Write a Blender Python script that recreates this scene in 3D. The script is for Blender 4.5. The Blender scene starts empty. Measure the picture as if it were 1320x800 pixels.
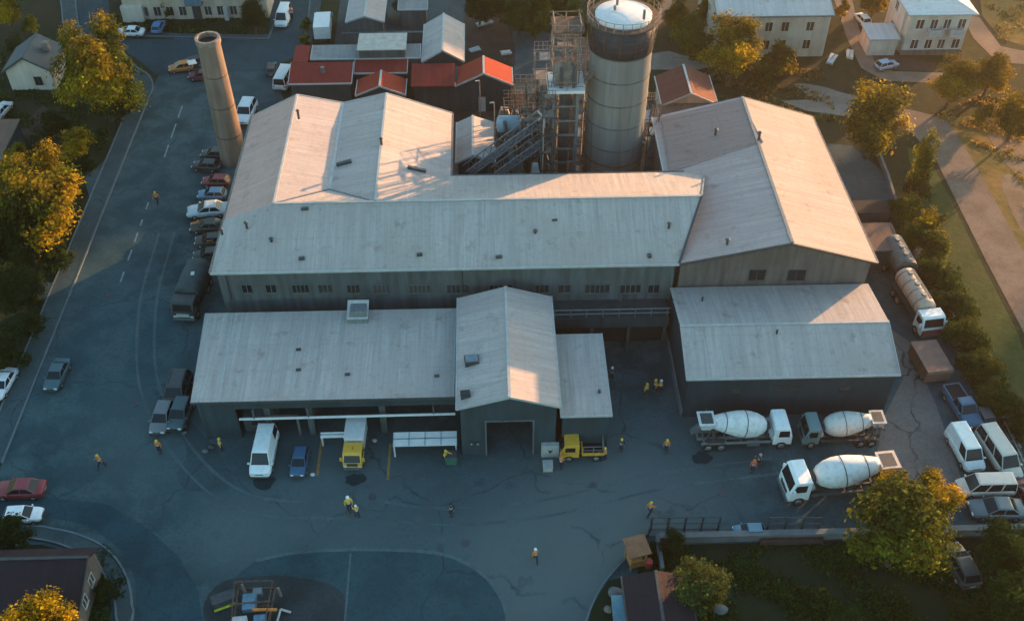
import bpy, math, random
import numpy as np
from mathutils import Vector, Matrix
R = math.radians
random.seed(7)
sc = bpy.context.scene
COL = sc.collection

# ------------------------------------------------------------------ camera
CAM_H, FPX, PITCH = 75.0, 1350.0, R(43.9)
PSI = math.atan(55*math.cos(PITCH)/FPX)
FW = Vector((math.sin(PSI)*math.cos(PITCH), math.cos(PSI)*math.cos(PITCH), -math.sin(PITCH)))
RT = Vector((math.cos(PSI), -math.sin(PSI), 0)); UP = RT.cross(FW)
CP = Vector((0, 0, CAM_H))
cam = bpy.data.cameras.new('camera'); camo = bpy.data.objects.new('camera', cam); COL.objects.link(camo)
camo.matrix_world = Matrix(((RT.x, UP.x, -FW.x, 0), (RT.y, UP.y, -FW.y, 0), (RT.z, UP.z, -FW.z, CAM_H), (0, 0, 0, 1)))
cam.sensor_width = 36; cam.lens = 36*FPX/1320; cam.clip_start = 0.5; cam.clip_end = 5000
sc.camera = camo

def ray(x, y): return FW + RT*((x-660)/FPX) - UP*((y-400)/FPX)
def G(x, y, z=0.0):
    "point of the horizontal plane at height z seen at photograph pixel x, y"
    d = ray(x, y); return CP + d*((z-CAM_H)/d.z)
def at(x, y, Y):
    d = ray(x, y); return CP + d*(Y/d.y)
def hit(x, y, pl):
    n = (Vector(pl[1])-Vector(pl[0])).cross(Vector(pl[2])-Vector(pl[0])); d = ray(x, y)
    return CP + d*((Vector(pl[0])-CP).dot(n)/d.dot(n))
def pxm(p): return FPX/((Vector(p)-CP).dot(FW))      # photograph pixels per metre there

# ------------------------------------------------------------------ light
SUN_AZ, SUN_EL = R(42), R(8)
SD = Vector((math.cos(SUN_EL)*math.cos(SUN_AZ), math.cos(SUN_EL)*math.sin(SUN_AZ), math.sin(SUN_EL)))
sl = bpy.data.lights.new('sun', 'SUN'); sl.energy = 3.9; sl.angle = R(0.6); sl.color = (1.0, 0.52, 0.22)
so = bpy.data.objects.new('sun', sl); COL.objects.link(so); so.rotation_euler = SD.to_track_quat('Z', 'Y').to_euler(); so.location = (60, 60, 90)
w = bpy.data.worlds.new('World'); sc.world = w; w.use_nodes = True
nt = w.node_tree; bg = nt.nodes['Background']
sky = nt.nodes.new('ShaderNodeTexSky'); sky.sky_type = 'NISHITA'; sky.sun_disc = False
sky.sun_elevation = SUN_EL; sky.sun_rotation = math.pi/2 - SUN_AZ
sky.air_density = 1.0; sky.dust_density = 1.0; sky.ozone_density = 1.5
tint = nt.nodes.new('ShaderNodeMix'); tint.data_type = 'RGBA'; tint.blend_type = 'MULTIPLY'
tint.inputs['Factor'].default_value = 1.0; tint.inputs[7].default_value = (0.80, 1.0, 0.96, 1)
nt.links.new(sky.outputs[0], tint.inputs[6]); nt.links.new(tint.outputs[2], bg.inputs[0])
bg.inputs[1].default_value = 0.12
vs = sc.view_settings; vs.view_transform = 'Standard'; vs.look = 'None'; vs.gamma = 1; vs.exposure = 2.45; vs.use_curve_mapping = False
sc.cycles.use_denoising = True
sc.cycles.max_bounces = 6; sc.cycles.diffuse_bounces = 3; sc.cycles.glossy_bounces = 3; sc.cycles.transmission_bounces = 4
sc.cycles.volume_bounces = 1; sc.cycles.use_adaptive_sampling = True; sc.cycles.adaptive_threshold = 0.02
sc.cycles.caustics_reflective = False; sc.cycles.caustics_refractive = False

# ------------------------------------------------------------------ mesh helper
class MB:
    def __init__(s, org=(0, 0, 0)): s.o = Vector(org); s.v = []; s.f = []; s.m = []; s.s = []
    def add(s, vs_, fs, mi=0, smooth=False):
        b = len(s.v); s.v += [tuple(Vector(v)-s.o) for v in vs_]
        for f in fs: s.f.append([b+i for i in f]); s.m.append(mi); s.s.append(smooth)
        return s
    def box(s, x0, x1, y0, y1, z0, z1, mi=0):
        return s.add([(x0,y0,z0),(x1,y0,z0),(x1,y1,z0),(x0,y1,z0),(x0,y0,z1),(x1,y0,z1),(x1,y1,z1),(x0,y1,z1)],
                     [(3,2,1,0),(4,5,6,7),(0,1,5,4),(1,2,6,5),(2,3,7,6),(3,0,4,7)], mi)
    def frust(s, x0, x1, y0, y1, z0, X0, X1, Y0, Y1, z1, mi=0):
        return s.add([(x0,y0,z0),(x1,y0,z0),(x1,y1,z0),(x0,y1,z0),(X0,Y0,z1),(X1,Y0,z1),(X1,Y1,z1),(X0,Y1,z1)],
                     [(3,2,1,0),(4,5,6,7),(0,1,5,4),(1,2,6,5),(2,3,7,6),(3,0,4,7)], mi)
    def obox(s, c, size, rz=0, mi=0):
        cx, cy, cz = c; a, b, h = size[0]/2, size[1]/2, size[2]/2; co, si = math.cos(rz), math.sin(rz)
        P = [(-a,-b,-h),(a,-b,-h),(a,b,-h),(-a,b,-h),(-a,-b,h),(a,-b,h),(a,b,h),(-a,b,h)]
        return s.add([(cx+x*co-y*si, cy+x*si+y*co, cz+z) for x, y, z in P], [(3,2,1,0),(4,5,6,7),(0,1,5,4),(1,2,6,5),(2,3,7,6),(3,0,4,7)], mi)
    def beam(s, a, b, w_, h_=None, mi=0):
        a, b = Vector(a), Vector(b); h_ = h_ or w_; d = (b-a).normalized()
        u = d.cross(Vector((0,0,1)));  u = Vector((1,0,0)) if u.length < 1e-4 else u.normalized()
        v = u.cross(d); P = []
        for p in (a, b):
            for x, y in ((-1,-1),(1,-1),(1,1),(-1,1)): P.append(p+u*(x*w_/2)+v*(y*h_/2))
        return s.add(P, [(0,1,2,3),(7,6,5,4),(0,4,5,1),(1,5,6,2),(2,6,7,3),(3,7,4,0)], mi)
    def tube(s, a, b, r0, r1=None, n=10, mi=0, caps=True, smooth=True):
        a, b = Vector(a), Vector(b); r1 = r0 if r1 is None else r1; d = (b-a).normalized()
        u = d.cross(Vector((0,0,1)));  u = Vector((1,0,0)) if u.length < 1e-4 else u.normalized()
        v = u.cross(d); P = []
        for p, r in ((a, r0), (b, r1)):
            for k in range(n):
                t = 2*math.pi*k/n; P.append(p+u*(r*math.cos(t))+v*(r*math.sin(t)))
        s.add(P, [(k, (k+1)%n, n+(k+1)%n, n+k) for k in range(n)], mi, smooth)
        if caps: s.add(P[:n], [tuple(range(n))[::-1]], mi); s.add(P[n:], [tuple(range(n))], mi)
        return s
    def rings(s, rs, mi=0, smooth=True, cap=True):
        "loft through a list of equal-length point rings"
        n = len(rs[0]); P = [p for r in rs for p in r]
        F = [(i*n+k, i*n+(k+1)%n, (i+1)*n+(k+1)%n, (i+1)*n+k) for i in range(len(rs)-1) for k in range(n)]
        s.add(P, F, mi, smooth)
        if cap: s.add(rs[0], [tuple(range(n))[::-1]], mi); s.add(rs[-1], [tuple(range(n))], mi)
        return s
    def lathe(s, prof, c=(0,0,0), n=24, mi=0, axis='z', cap=True, smooth=True):
        rs = []
        for r, h in prof:
            q = []
            for k in range(n):
                t = 2*math.pi*k/n; x, y = r*math.cos(t), r*math.sin(t)
                q.append((c[0]+x, c[1]+y, c[2]+h) if axis == 'z' else (c[0]+h, c[1]+x, c[2]+y) if axis == 'x' else (c[0]+y, c[1]+h, c[2]+x))
            rs.append(q)
        return s.rings(rs, mi, smooth, cap)
    def solid(s, top, zb=0.0, mi=0):
        "prism under a polygon whose corners carry their own height"
        n = len(top); P = [tuple(t) for t in top]+[(t[0], t[1], zb) for t in top]
        return s.add(P, [tuple(range(n)), tuple(range(2*n-1, n-1, -1))]+[(n+k, n+(k+1)%n, (k+1)%n, k) for k in range(n)], mi)
    def slab(s, top, th=0.12, mi=0):
        n = len(top); P = [tuple(t) for t in top]+[(t[0], t[1], t[2]-th) for t in top]
        return s.add(P, [tuple(range(n)), tuple(range(2*n-1, n-1, -1))]+[(n+k, n+(k+1)%n, (k+1)%n, k) for k in range(n)], mi)
    def mesh(s, name, mats):
        me = bpy.data.meshes.new(name); me.from_pydata(s.v, [], s.f)
        for m in (mats if isinstance(mats, (list, tuple)) else [mats]): me.materials.append(m)
        me.polygons.foreach_set('material_index', s.m); me.polygons.foreach_set('use_smooth', s.s)
        me.update(); return me
    def build(s, name, mats, parent=None, color=None):
        o = bpy.data.objects.new(name, s.mesh(name, mats)); COL.objects.link(o)
        if parent is not None: o.parent = parent
        else: o.location = s.o
        if color: o.color = (*color, 1)
        return o

def tag(o, label=None, cat=None, group=None, kind=None):
    for k, v in (('label', label), ('category', cat), ('group', group), ('kind', kind)):
        if v: o[k] = v
    return o
def thing(name, label, cat, loc=(0,0,0), rz=0, group=None):
    o = bpy.data.objects.new(name, None); COL.objects.link(o); o.location = loc; o.rotation_euler = (0,0,rz)
    o.empty_display_size = 0.3
    return tag(o, label, cat, group)
def struct(name, mb, m): return tag(mb.build(name, m), kind='structure')
CH = {}
def kids(o): return [c for c in bpy.data.objects if c.parent == o]
def tree_of(o): return (o, [tree_of(c) for c in kids(o)])
def copy_tree(t, parent=None, colors=None):
    o, ch = t; c = o.copy(); COL.objects.link(c); c.parent = parent
    nm = o.name.split('.')[0]
    if colors and nm in colors: c.color = (*colors[nm], 1)
    for x in ch: copy_tree(x, c, colors)
    return c
USED = set()
def place(proto, loc, rz, label=None, cat=None, group=None, colors=None, scale=None, name=None):
    "first use takes the prototype itself, later uses copy it with all its parts"
    key = proto.name
    if key not in CH: CH[key] = tree_of(proto)
    if key not in USED:
        USED.add(key); o = proto
        def rec(t):
            q, ch = t; nm = q.name.split('.')[0]
            if colors and nm in colors: q.color = (*colors[nm], 1)
            for x in ch: rec(x)
        rec(CH[key])
    else: o = copy_tree(CH[key], None, colors)
    o.location = loc; o.rotation_euler = (0, 0, rz)
    if scale: o.scale = (scale,)*3 if not hasattr(scale, '__len__') else scale
    if label: o['label'] = label
    if cat: o['category'] = cat
    if group: o['group'] = group
    return o

# ------------------------------------------------------------------ materials
class NT:
    def __init__(s, name):
        s.m = bpy.data.materials.new(name); s.m.use_nodes = True; s.t = s.m.node_tree
        s.p = s.t.nodes['Principled BSDF']; s.co = s.n('TexCoord').outputs['Object']
    def n(s, t, **k):
        x = s.t.nodes.new('ShaderNode'+t)
        for a, b in k.items(): setattr(x, a, b)
        return x
    def l(s, a, b): s.t.links.new(a, b)
    def map(s, sca, src=None, rot=(0,0,0)):
        m = s.n('Mapping'); m.inputs['Scale'].default_value = sca; m.inputs['Rotation'].default_value = rot; s.l(src or s.co, m.inputs[0]); return m.outputs[0]
    def noise(s, scale, detail=4, vec=None, rough=.55, dist=0):
        x = s.n('TexNoise'); x.inputs['Scale'].default_value = scale; x.inputs['Detail'].default_value = detail; x.inputs['Roughness'].default_value = rough; x.inputs['Distortion'].default_value = dist
        s.l(vec or s.co, x.inputs['Vector']); return x.outputs[0]
    def rng(s, v, a, b, lo=0., hi=1.):
        x = s.n('MapRange'); x.inputs[1].default_value = a; x.inputs[2].default_value = b; x.inputs[3].default_value = lo; x.inputs[4].default_value = hi; s.l(v, x.inputs[0]); return x.outputs[0]
    def mix(s, f, a, b, mode='MIX'):
        x = s.n('Mix', data_type='RGBA', blend_type=mode)
        for i, q in ((0, f), (6, a), (7, b)):
            if hasattr(q, 'is_linked'): s.l(q, x.inputs[i])
            elif i == 0: x.inputs[0].default_value = q
            else: x.inputs[i].default_value = (*q, 1)
        return x.outputs[2]
    def math(s, op, a, b=None):
        x = s.n('Math', operation=op)
        for i, q in ((0, a), (1, b)):
            if q is None: continue
            if hasattr(q, 'is_linked'): s.l(q, x.inputs[i])
            else: x.inputs[i].default_value = q
        return x.outputs[0]
    def bump(s, h, st, d=.05):
        x = s.n('Bump'); x.inputs['Strength'].default_value = st; x.inputs['Distance'].default_value = d; s.l(h, x.inputs['Height']); s.l(x.outputs[0], s.p.inputs['Normal'])
    def fin(s, col, rough=.7, metal=0., spec=.3):
        if hasattr(col, 'is_linked'): s.l(col, s.p.inputs['Base Color'])
        else: s.p.inputs['Base Color'].default_value = (*col, 1)
        if hasattr(rough, 'is_linked'): s.l(rough, s.p.inputs['Roughness'])
        else: s.p.inputs['Roughness'].default_value = rough
        s.p.inputs['Metallic'].default_value = metal; s.p.inputs['Specular IOR Level'].default_value = spec
        return s.m
def sc3(c, k): return tuple(min(1, x*k) for x in c)
def mottled(name, c, var=.25, scale=1.2, rough=.75, metal=0, c2=None, bump=.0, spec=.3):
    t = NT(name); a = t.noise(scale, 5); b = t.noise(scale*7, 3)
    col = t.mix(t.rng(a, .3, .7), sc3(c, 1-var), c2 or sc3(c, 1+var))
    col = t.mix(t.rng(b, .35, .7, 0, .35), col, sc3(c, 1-var*1.3))
    if bump: t.bump(b, bump)
    return t.fin(col, rough, metal, spec)
def roofmat(name, c, axis, rust=(.16,.10,.07), dark=.6, rust_amt=.25, pitch=.75):
    "weathered sheet roof, ribs and rain streaks run down the slope; axis = the slope's direction"
    t = NT(name)
    s1 = (2.2, .07, .07) if axis == 'y' else (.07, 2.2, .07)
    s2 = (6., .22, .22) if axis == 'y' else (.22, 6., .22)
    n1 = t.noise(1, 5, t.map(s1)); n2 = t.noise(1, 4, t.map(s2)); big = t.noise(.11, 4, dist=1.0); fine = t.noise(2.6, 5)
    col = t.mix(t.rng(n1, .35, .68), sc3(c, 1.07), sc3(c, .86))
    col = t.mix(t.rng(n2, .46, .74, 0, .7), col, sc3(c, dark))
    col = t.mix(t.rng(big, .40, .62, 0, .8), col, sc3((c[0]*1.02, c[1]*.98, c[2]*.96), .86))
    col = t.mix(t.rng(fine, .52, .74, 0, .5), col, sc3(c, .62))
    col = t.mix(t.math('MULTIPLY', t.rng(big, .5, .72), t.rng(n2, .5, .8, 0, rust_amt)), col, rust)
    bk2 = t.n('TexBrick'); bk2.inputs['Color1'].default_value = (0, 0, 0, 1); bk2.inputs['Color2'].default_value = (1, 1, 1, 1); bk2.inputs['Scale'].default_value = 1
    bk2.inputs['Mortar Size'].default_value = 0; bk2.inputs['Brick Width'].default_value = 4.7; bk2.inputs['Row Height'].default_value = 1.05; bk2.offset = .37
    t.l(t.map((1, 1, 1), rot=(0, 0, math.pi/2 if axis == 'y' else 0)), bk2.inputs['Vector'])
    col = t.mix(t.math('MULTIPLY', t.rng(bk2.outputs['Color'], 0, 1), .13), col, sc3(c, .62))
    spots = t.noise(.55, 6, rough=.75); col = t.mix(t.rng(spots, .57, .68, 0, .7), col, sc3((c[0]*.9, c[1]*.8, c[2]*.72), .62))
    wv = t.n('TexWave', wave_type='BANDS', bands_direction='X' if axis == 'y' else 'Y'); wv.inputs['Scale'].default_value = .314/pitch; wv.inputs['Distortion'].default_value = 0
    t.l(t.co, wv.inputs['Vector'])
    rib = t.rng(wv.outputs[1], .90, 1.0)
    col = t.mix(t.math('MULTIPLY', rib, .08), col, sc3(c, .62))
    lp = t.n('TexWave', wave_type='BANDS', bands_direction='Y' if axis == 'y' else 'X'); lp.inputs['Scale'].default_value = .314/3.1; lp.inputs['Distortion'].default_value = .25
    t.l(t.co, lp.inputs['Vector'])
    col = t.mix(t.math('MULTIPLY', t.rng(lp.outputs[1], .985, 1.0), .13), col, sc3(c, .55))
    t.bump(t.math('ADD', t.math('MULTIPLY', wv.outputs[1], .5), fine), .22, .04)
    return t.fin(col, .78, 0.0, .10)
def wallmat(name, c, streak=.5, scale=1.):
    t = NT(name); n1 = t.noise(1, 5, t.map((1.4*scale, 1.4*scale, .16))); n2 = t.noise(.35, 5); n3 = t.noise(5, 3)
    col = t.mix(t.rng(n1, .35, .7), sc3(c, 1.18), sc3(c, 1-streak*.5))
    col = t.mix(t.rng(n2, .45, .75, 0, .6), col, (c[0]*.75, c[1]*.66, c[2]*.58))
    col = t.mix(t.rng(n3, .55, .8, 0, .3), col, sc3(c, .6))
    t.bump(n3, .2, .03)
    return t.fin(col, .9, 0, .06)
def paint(name, rough=.35, spec=.5, dirt=.2):
    "paint in the object's own colour, with dust"
    t = NT(name); oi = t.n('ObjectInfo'); a = t.noise(2.2, 4); b = t.noise(14, 2)
    col = t.mix(t.rng(a, .45, .75, 0, dirt), oi.outputs['Color'], (.16, .15, .14))
    col = t.mix(t.rng(b, .55, .75, 0, dirt*.6), col, (.10, .09, .08))
    return t.fin(col, t.rng(a, .3, .7, rough, rough+.25), 0, spec)
M = {}
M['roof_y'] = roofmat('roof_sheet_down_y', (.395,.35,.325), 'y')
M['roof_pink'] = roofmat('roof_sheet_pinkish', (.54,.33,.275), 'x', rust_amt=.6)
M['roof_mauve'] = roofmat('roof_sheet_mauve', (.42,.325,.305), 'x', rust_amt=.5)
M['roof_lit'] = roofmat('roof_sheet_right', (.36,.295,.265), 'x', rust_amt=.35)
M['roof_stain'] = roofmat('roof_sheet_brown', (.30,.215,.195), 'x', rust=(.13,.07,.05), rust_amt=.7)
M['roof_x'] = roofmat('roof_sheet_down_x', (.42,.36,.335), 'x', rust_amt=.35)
M['roof_shed_y'] = roofmat('roof_sheet_shed', (.385,.345,.325), 'y', rust_amt=.35)
M['roof_grey'] = roofmat('roof_grey', (.22,.23,.23), 'y')
M['roof_red_y'] = roofmat('roof_red_y', (.20,.027,.022), 'y', rust=(.2,.05,.03), dark=.7)
M['roof_red_x'] = roofmat('roof_red_x', (.29,.038,.02), 'x', rust=(.2,.05,.03), dark=.7)
M['roof_brick'] = roofmat('roof_brick_x', (.15,.05,.036), 'x', rust=(.12,.06,.04), pitch=.4)
M['roof_rust'] = roofmat('roof_rust', (.17,.10,.075), 'y', rust=(.2,.07,.03), rust_amt=.6)
M['roof_dark'] = roofmat('roof_dark', (.034,.022,.026), 'y', rust=(.07,.04,.03), pitch=.4)
M['roof_slate'] = roofmat('roof_slate', (.10,.11,.12), 'x', pitch=.4)
M['roof_white'] = roofmat('roof_white', (.50,.47,.45), 'y', rust_amt=.1)
M['roof_white_x'] = roofmat('roof_white_x', (.62,.60,.58), 'x', rust_amt=.1)
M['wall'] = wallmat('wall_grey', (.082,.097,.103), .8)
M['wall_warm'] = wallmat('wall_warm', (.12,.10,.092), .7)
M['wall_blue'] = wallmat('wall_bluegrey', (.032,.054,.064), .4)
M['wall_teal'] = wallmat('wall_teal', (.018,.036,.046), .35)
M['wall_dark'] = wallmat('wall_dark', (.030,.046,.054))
M['wall_cream'] = wallmat('wall_cream', (.42,.335,.265), .25)
M['wall_white'] = wallmat('wall_white', (.50,.42,.355), .25)
M['concrete'] = mottled('concrete', (.12,.125,.128), .22, 1.0, .85, bump=.15)
M['kerb'] = mottled('kerb_stone', (.10,.13,.145), .2, 1.5, .85)
M['trim'] = mottled('trim_pale', (.36,.355,.345), .15, 2.0, .55)
M['trim_dark'] = mottled('trim_dark', (.05,.05,.05), .3, 3, .5)
M['steel'] = mottled('steel_grey', (.14,.16,.17), .3, 3, .5, .35, spec=.5)
M['steel_dark'] = mottled('steel_dark', (.055,.06,.065), .3, 3, .55, .2)
M['rust'] = mottled('rust', (.095,.058,.042), .45, 2.5, .85, bump=.2)
M['rust_pale'] = mottled('rust_pale', (.20,.155,.13), .4, 2.5, .8)
M['white'] = mottled('white_paint', (.58,.57,.56), .08, 2, .45)
gt = NT('window_glass'); gr_n = gt.n('ObjectInfo').outputs['Random']
M['glass'] = gt.fin(gt.mix(gt.rng(gr_n, .3, 1), (.010, .014, .017), gt.mix(gt.noise(2.5, 2), (.03, .035, .04), (.10, .095, .085))), .15, 0, .4)
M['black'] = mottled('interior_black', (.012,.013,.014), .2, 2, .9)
M['yellow'] = mottled('machine_yellow', (.62,.33,.03), .2, 3, .5)
M['orange'] = mottled('orange_paint', (.52,.17,.03), .25, 3, .6)
M['wood'] = mottled('wood_orange', (.36,.17,.06), .3, 3, .75)
M['blue'] = mottled('blue_sheet', (.085,.16,.22), .35, 2.5, .5)
M['paint'] = paint('vehicle_paint')
M['paint_dull'] = paint('worn_paint', .55, .3, .4)
M['rubber'] = mottled('rubber', (.018,.018,.019), .3, 8, .85)
M['rim'] = mottled('wheel_rim', (.28,.28,.28), .2, 8, .4, .6)
M['lamp'] = mottled('headlamp_lens', (.6,.6,.58), .1, 8, .15, spec=.6)
M['redlamp'] = mottled('tail_lamp', (.30,.02,.015), .2, 8, .25)
M['carglass'] = mottled('car_glass', (.010,.015,.018), .2, 3, .12, spec=.3)
M['bark'] = mottled('bark', (.075,.055,.04), .35, 5, .9, bump=.3)
M['line'] = mottled('road_paint', (.20,.22,.23), .35, 1.5, .8)
M['oline'] = mottled('orange_line', (.30,.16,.05), .4, 2, .8)
M['tarp'] = mottled('canvas', (.045,.06,.065), .3, 1.0, .7)
M['skin'] = mottled('skin', (.42,.25,.18), .1, 6, .6)
M['cloth'] = paint('cloth', .85, .15, .1)

def foliage():
    t = NT('leaves'); oi = t.n('ObjectInfo'); ge = t.n('NewGeometry')
    rnd = ge.outputs['Random Per Island']; big = t.noise(.35, 3)
    hsv = t.n('HueSaturation'); t.l(oi.outputs['Color'], hsv.inputs['Color'])
    t.l(t.rng(rnd, 0, 1, .47, .525), hsv.inputs['Hue']); t.l(t.rng(rnd, 0, 1, .65, 1.4), hsv.inputs['Value'])
    green = t.mix(rnd, (.014,.027,.009), (.038,.058,.013))
    f = t.math('ADD', t.math('MULTIPLY', t.rng(big, .40, .56), .8), t.math('MULTIPLY', rnd, .2))
    col = t.mix(t.math('MULTIPLY', f, oi.outputs['Alpha']), green, hsv.outputs[0])
    t.fin(col, .8, 0, .04)
    tr = t.n('BsdfTranslucent'); t.l(t.mix(1.0, col, (1.7, 1.7, 1.5), 'MULTIPLY'), tr.inputs[0]); mx = t.n('MixShader'); mx.inputs[0].default_value = .5
    t.l(t.p.outputs[0], mx.inputs[1]); t.l(tr.outputs[0], mx.inputs[2]); t.l(mx.outputs[0], t.t.nodes['Material Output'].inputs[0])
    return t.m
M['leaf'] = foliage()

def asphalt(name, c, lo=.72, hi=1.35, crack=.5, warm=None, lit_dust=()):
    t = NT(name); big = t.noise(.045, 5, dist=.8); mid = t.noise(.28, 6, rough=.65); fine = t.noise(3.2, 6, rough=.7); gr = t.noise(16, 2)
    col = t.mix(t.rng(big, .35, .65), sc3(c, lo), sc3(c, hi))
    col = t.mix(t.rng(mid, .42, .60, 0, .85), col, sc3(warm or c, 1.5))
    col = t.mix(t.rng(mid, .58, .72, 0, .45), sc3(c, .5) if False else col, sc3(c, .62))
    col = t.mix(t.rng(fine, .48, .7, 0, .6), col, sc3(c, .55))
    col = t.mix(t.rng(gr, .5, .68, 0, .45), col, sc3(c, 2.0))
    for (dx, dy, rad, k) in lit_dust:                      # yard zones: dust and wear, with ground light painted in by position
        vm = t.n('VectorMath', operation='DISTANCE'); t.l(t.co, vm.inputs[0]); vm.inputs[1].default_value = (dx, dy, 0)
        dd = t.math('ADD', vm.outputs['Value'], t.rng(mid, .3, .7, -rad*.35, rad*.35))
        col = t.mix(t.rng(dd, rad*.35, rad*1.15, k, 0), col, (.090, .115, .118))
    wob = t.n('VectorMath', operation='ADD'); nz = t.n('TexNoise'); nz.inputs['Scale'].default_value = .35; nz.inputs['Detail'].default_value = 4; t.l(t.co, nz.inputs['Vector'])
    vm = t.n('VectorMath', operation='SCALE'); vm.inputs['Scale'].default_value = 3.0; t.l(nz.outputs['Color'], vm.inputs[0]); t.l(t.co, wob.inputs[0]); t.l(vm.outputs[0], wob.inputs[1])
    vo = t.n('TexVoronoi', feature='DISTANCE_TO_EDGE'); vo.inputs['Scale'].default_value = .085; t.l(wob.outputs[0], vo.inputs['Vector'])
    cr = t.math('MULTIPLY', t.rng(vo.outputs['Distance'], .004, .012, 1, 0), t.rng(mid, .42, .6, 0, crack))
    col = t.mix(cr, col, sc3(c, .35))
    t.bump(fine, .3, .03)
    return t.fin(col, .92, 0, .08)
M['asphalt'] = asphalt('yard_asphalt', (.024,.050,.058), warm=(.042,.066,.072), lit_dust=((4.5, 49, 11, .8), (12, 54, 10, .7), (-13, 55, 9, .55), (-30, 62, 8, .4), (-27, 90, 5, .35), (-22, 52, 5, .5)))
M['road'] = asphalt('road_asphalt', (.019,.043,.053), .85, 1.15, .3)
M['patch'] = asphalt('patch_asphalt', (.023,.047,.055), .8, 1.15, .4)
M['apron'] = asphalt('apron_concrete', (.105,.095,.09), .75, 1.2, .9)
M['dirtroad'] = asphalt('dirt_road', (.145,.102,.076), .8, 1.2, .2)
M['earth'] = asphalt('bare_earth', (.15, .10, .065), .7, 1.35, .1)
M['stain'] = asphalt('stain', (.013, .026, .030), .75, 1.3, .0)
M['track_dark'] = asphalt('track_dark', (.019, .045, .058), .8, 1.25, .0)
M['track_pale'] = asphalt('track_pale', (.058, .082, .087), .8, 1.2, .0)
M['brown'] = asphalt('brown_dirt', (.045,.030,.026), .7, 1.3, .2)
M['paving'] = asphalt('paving', (.034,.054,.060), .85, 1.15, .6)
M['gravel'] = asphalt('pale_gravel', (.15,.125,.105), .75, 1.2, .3)
def grassmat(name, a, b, d):
    t = NT(name); big = t.noise(.09, 6, dist=.6); mid = t.noise(.8, 6, rough=.7); fine = t.noise(7, 3)
    col = t.mix(t.rng(mid, .35, .65), a, b); col = t.mix(t.rng(big, .45, .65, 0, .8), col, d); col = t.mix(t.rng(fine, .5, .75, 0, .5), col, sc3(a, .6))
    t.bump(mid, .6, .15); return t.fin(col, .95, 0, .1)
M['grass'] = grassmat('ground_grass', (.012,.019,.009), (.022,.030,.012), (.030,.027,.017))
M['lawn'] = grassmat('lawn_grass', (.009,.018,.009), (.015,.026,.011), (.016,.020,.011))
M['verge'] = grassmat('verge_grass', (.028,.044,.013), (.055,.070,.020), (.075,.065,.026))
M['field'] = grassmat('field_grass', (.085,.070,.022), (.17,.115,.036), (.24,.13,.045))  # dry golden grass; its orange also stands in for the hazy glow
# ------------------------------------------------------------------ ground
def smooth(pts, k=6):
    n = len(pts); out = []
    for i in range(n):
        p0, p1, p2, p3 = (Vector(pts[(i+j-1) % n]) for j in range(4))
        for s in range(k):
            t = s/k; out.append(.5*((2*p1)+(p2-p0)*t+(2*p0-5*p1+4*p2-p3)*t*t+(3*p1-p0-3*p2+p3)*t**3))
    return out
def sheet(name, pts, z, m, sm=False):
    pts = [(p[0], p[1], 0) for p in pts]
    if sm: pts = smooth(pts)
    a = sum(pts[i-1][0]*pts[i][1]-pts[i][0]*pts[i-1][1] for i in range(len(pts)))
    if a < 0: pts = pts[::-1]
    return struct(name, MB().add([(p[0], p[1], z) for p in pts], [tuple(range(len(pts)))]), m)
def ribbon(mb, pts, wd, z0, z1, mi=0):
    "a raised or flat strip along a path"
    pts = [Vector((p[0], p[1])) for p in pts]; L, Rr = [], []
    for i, p in enumerate(pts):
        d = (pts[min(i+1, len(pts)-1)]-pts[max(i-1, 0)]).normalized(); nrm = Vector((-d.y, d.x))
        L.append(p+nrm*wd/2); Rr.append(p-nrm*wd/2)
    rs = [[(l.x, l.y, z0), (r.x, r.y, z0), (r.x, r.y, z1), (l.x, l.y, z1)] for l, r in zip(L, Rr)]
    mb.rings(rs, mi, False)
def curve(pts, k=6):
    e = [Vector(pts[0])*2-Vector(pts[1])]+[Vector(p) for p in pts]+[Vector(pts[-1])*2-Vector(pts[-2])]; out = []
    for i in range(len(pts)-1):
        p0, p1, p2, p3 = e[i:i+4]
        for s in range(k):
            t = s/k; out.append(.5*((2*p1)+(p2-p0)*t+(2*p0-5*p1+4*p2-p3)*t*t+(3*p1-p0-3*p2+p3)*t**3))
    return out+[e[-2]]
def GP(*pts, z=0): return [tuple(G(x, y, z).xy) for x, y in pts]

g = MB(); n = 40
xs = [-700+1400*i/n for i in range(n+1)]; ys = [-300+1000*i/n for i in range(n+1)]
g.add([(x, y, 0) for y in ys for x in xs], [(j*(n+1)+i, j*(n+1)+i+1, (j+1)*(n+1)+i+1, (j+1)*(n+1)+i) for j in range(n) for i in range(n)])
struct('ground', g, M['grass'])
# added ridge, unseen beyond the frame, shaped to block the low sun
hb = MB(); rr = random.Random(3)
su = Vector((math.cos(SUN_AZ), math.sin(SUN_AZ))); pu = Vector((-su.y, su.x)); rows = []
SHADE_RIDGE_D = 330
def shade_ridge_h(u):
    ks = ((-300, 44), (-60, 43), (0, 42.0), (16, 40.6), (26, 24), (89.8, 24), (91.3, 42.5), (99, 44.2), (106, 48), (420, 50))
    base = next(a[1]+(b[1]-a[1])*(u-a[0])/(b[0]-a[0]) for a, b in zip(ks, ks[1:]) if u <= b[0])
    return base + 1.2*math.sin(u*.11+1)+.9*math.sin(u*.27)+.5*math.sin(u*.71+2)
for i in range(181):
    u = -240+i*3.6; row = []
    for dd, k in ((-150, 0), (-110, .28), (-70, .6), (-35, .86), (0, 1), (60, .9), (150, 0)):
        p = su*(SHADE_RIDGE_D+dd)+pu*u; row.append((p.x, p.y, -.5+shade_ridge_h(u)*k if k < 1 else shade_ridge_h(u)+rr.uniform(-.5, .5)))
    rows.append(row)
m_ = len(rows[0])
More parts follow.
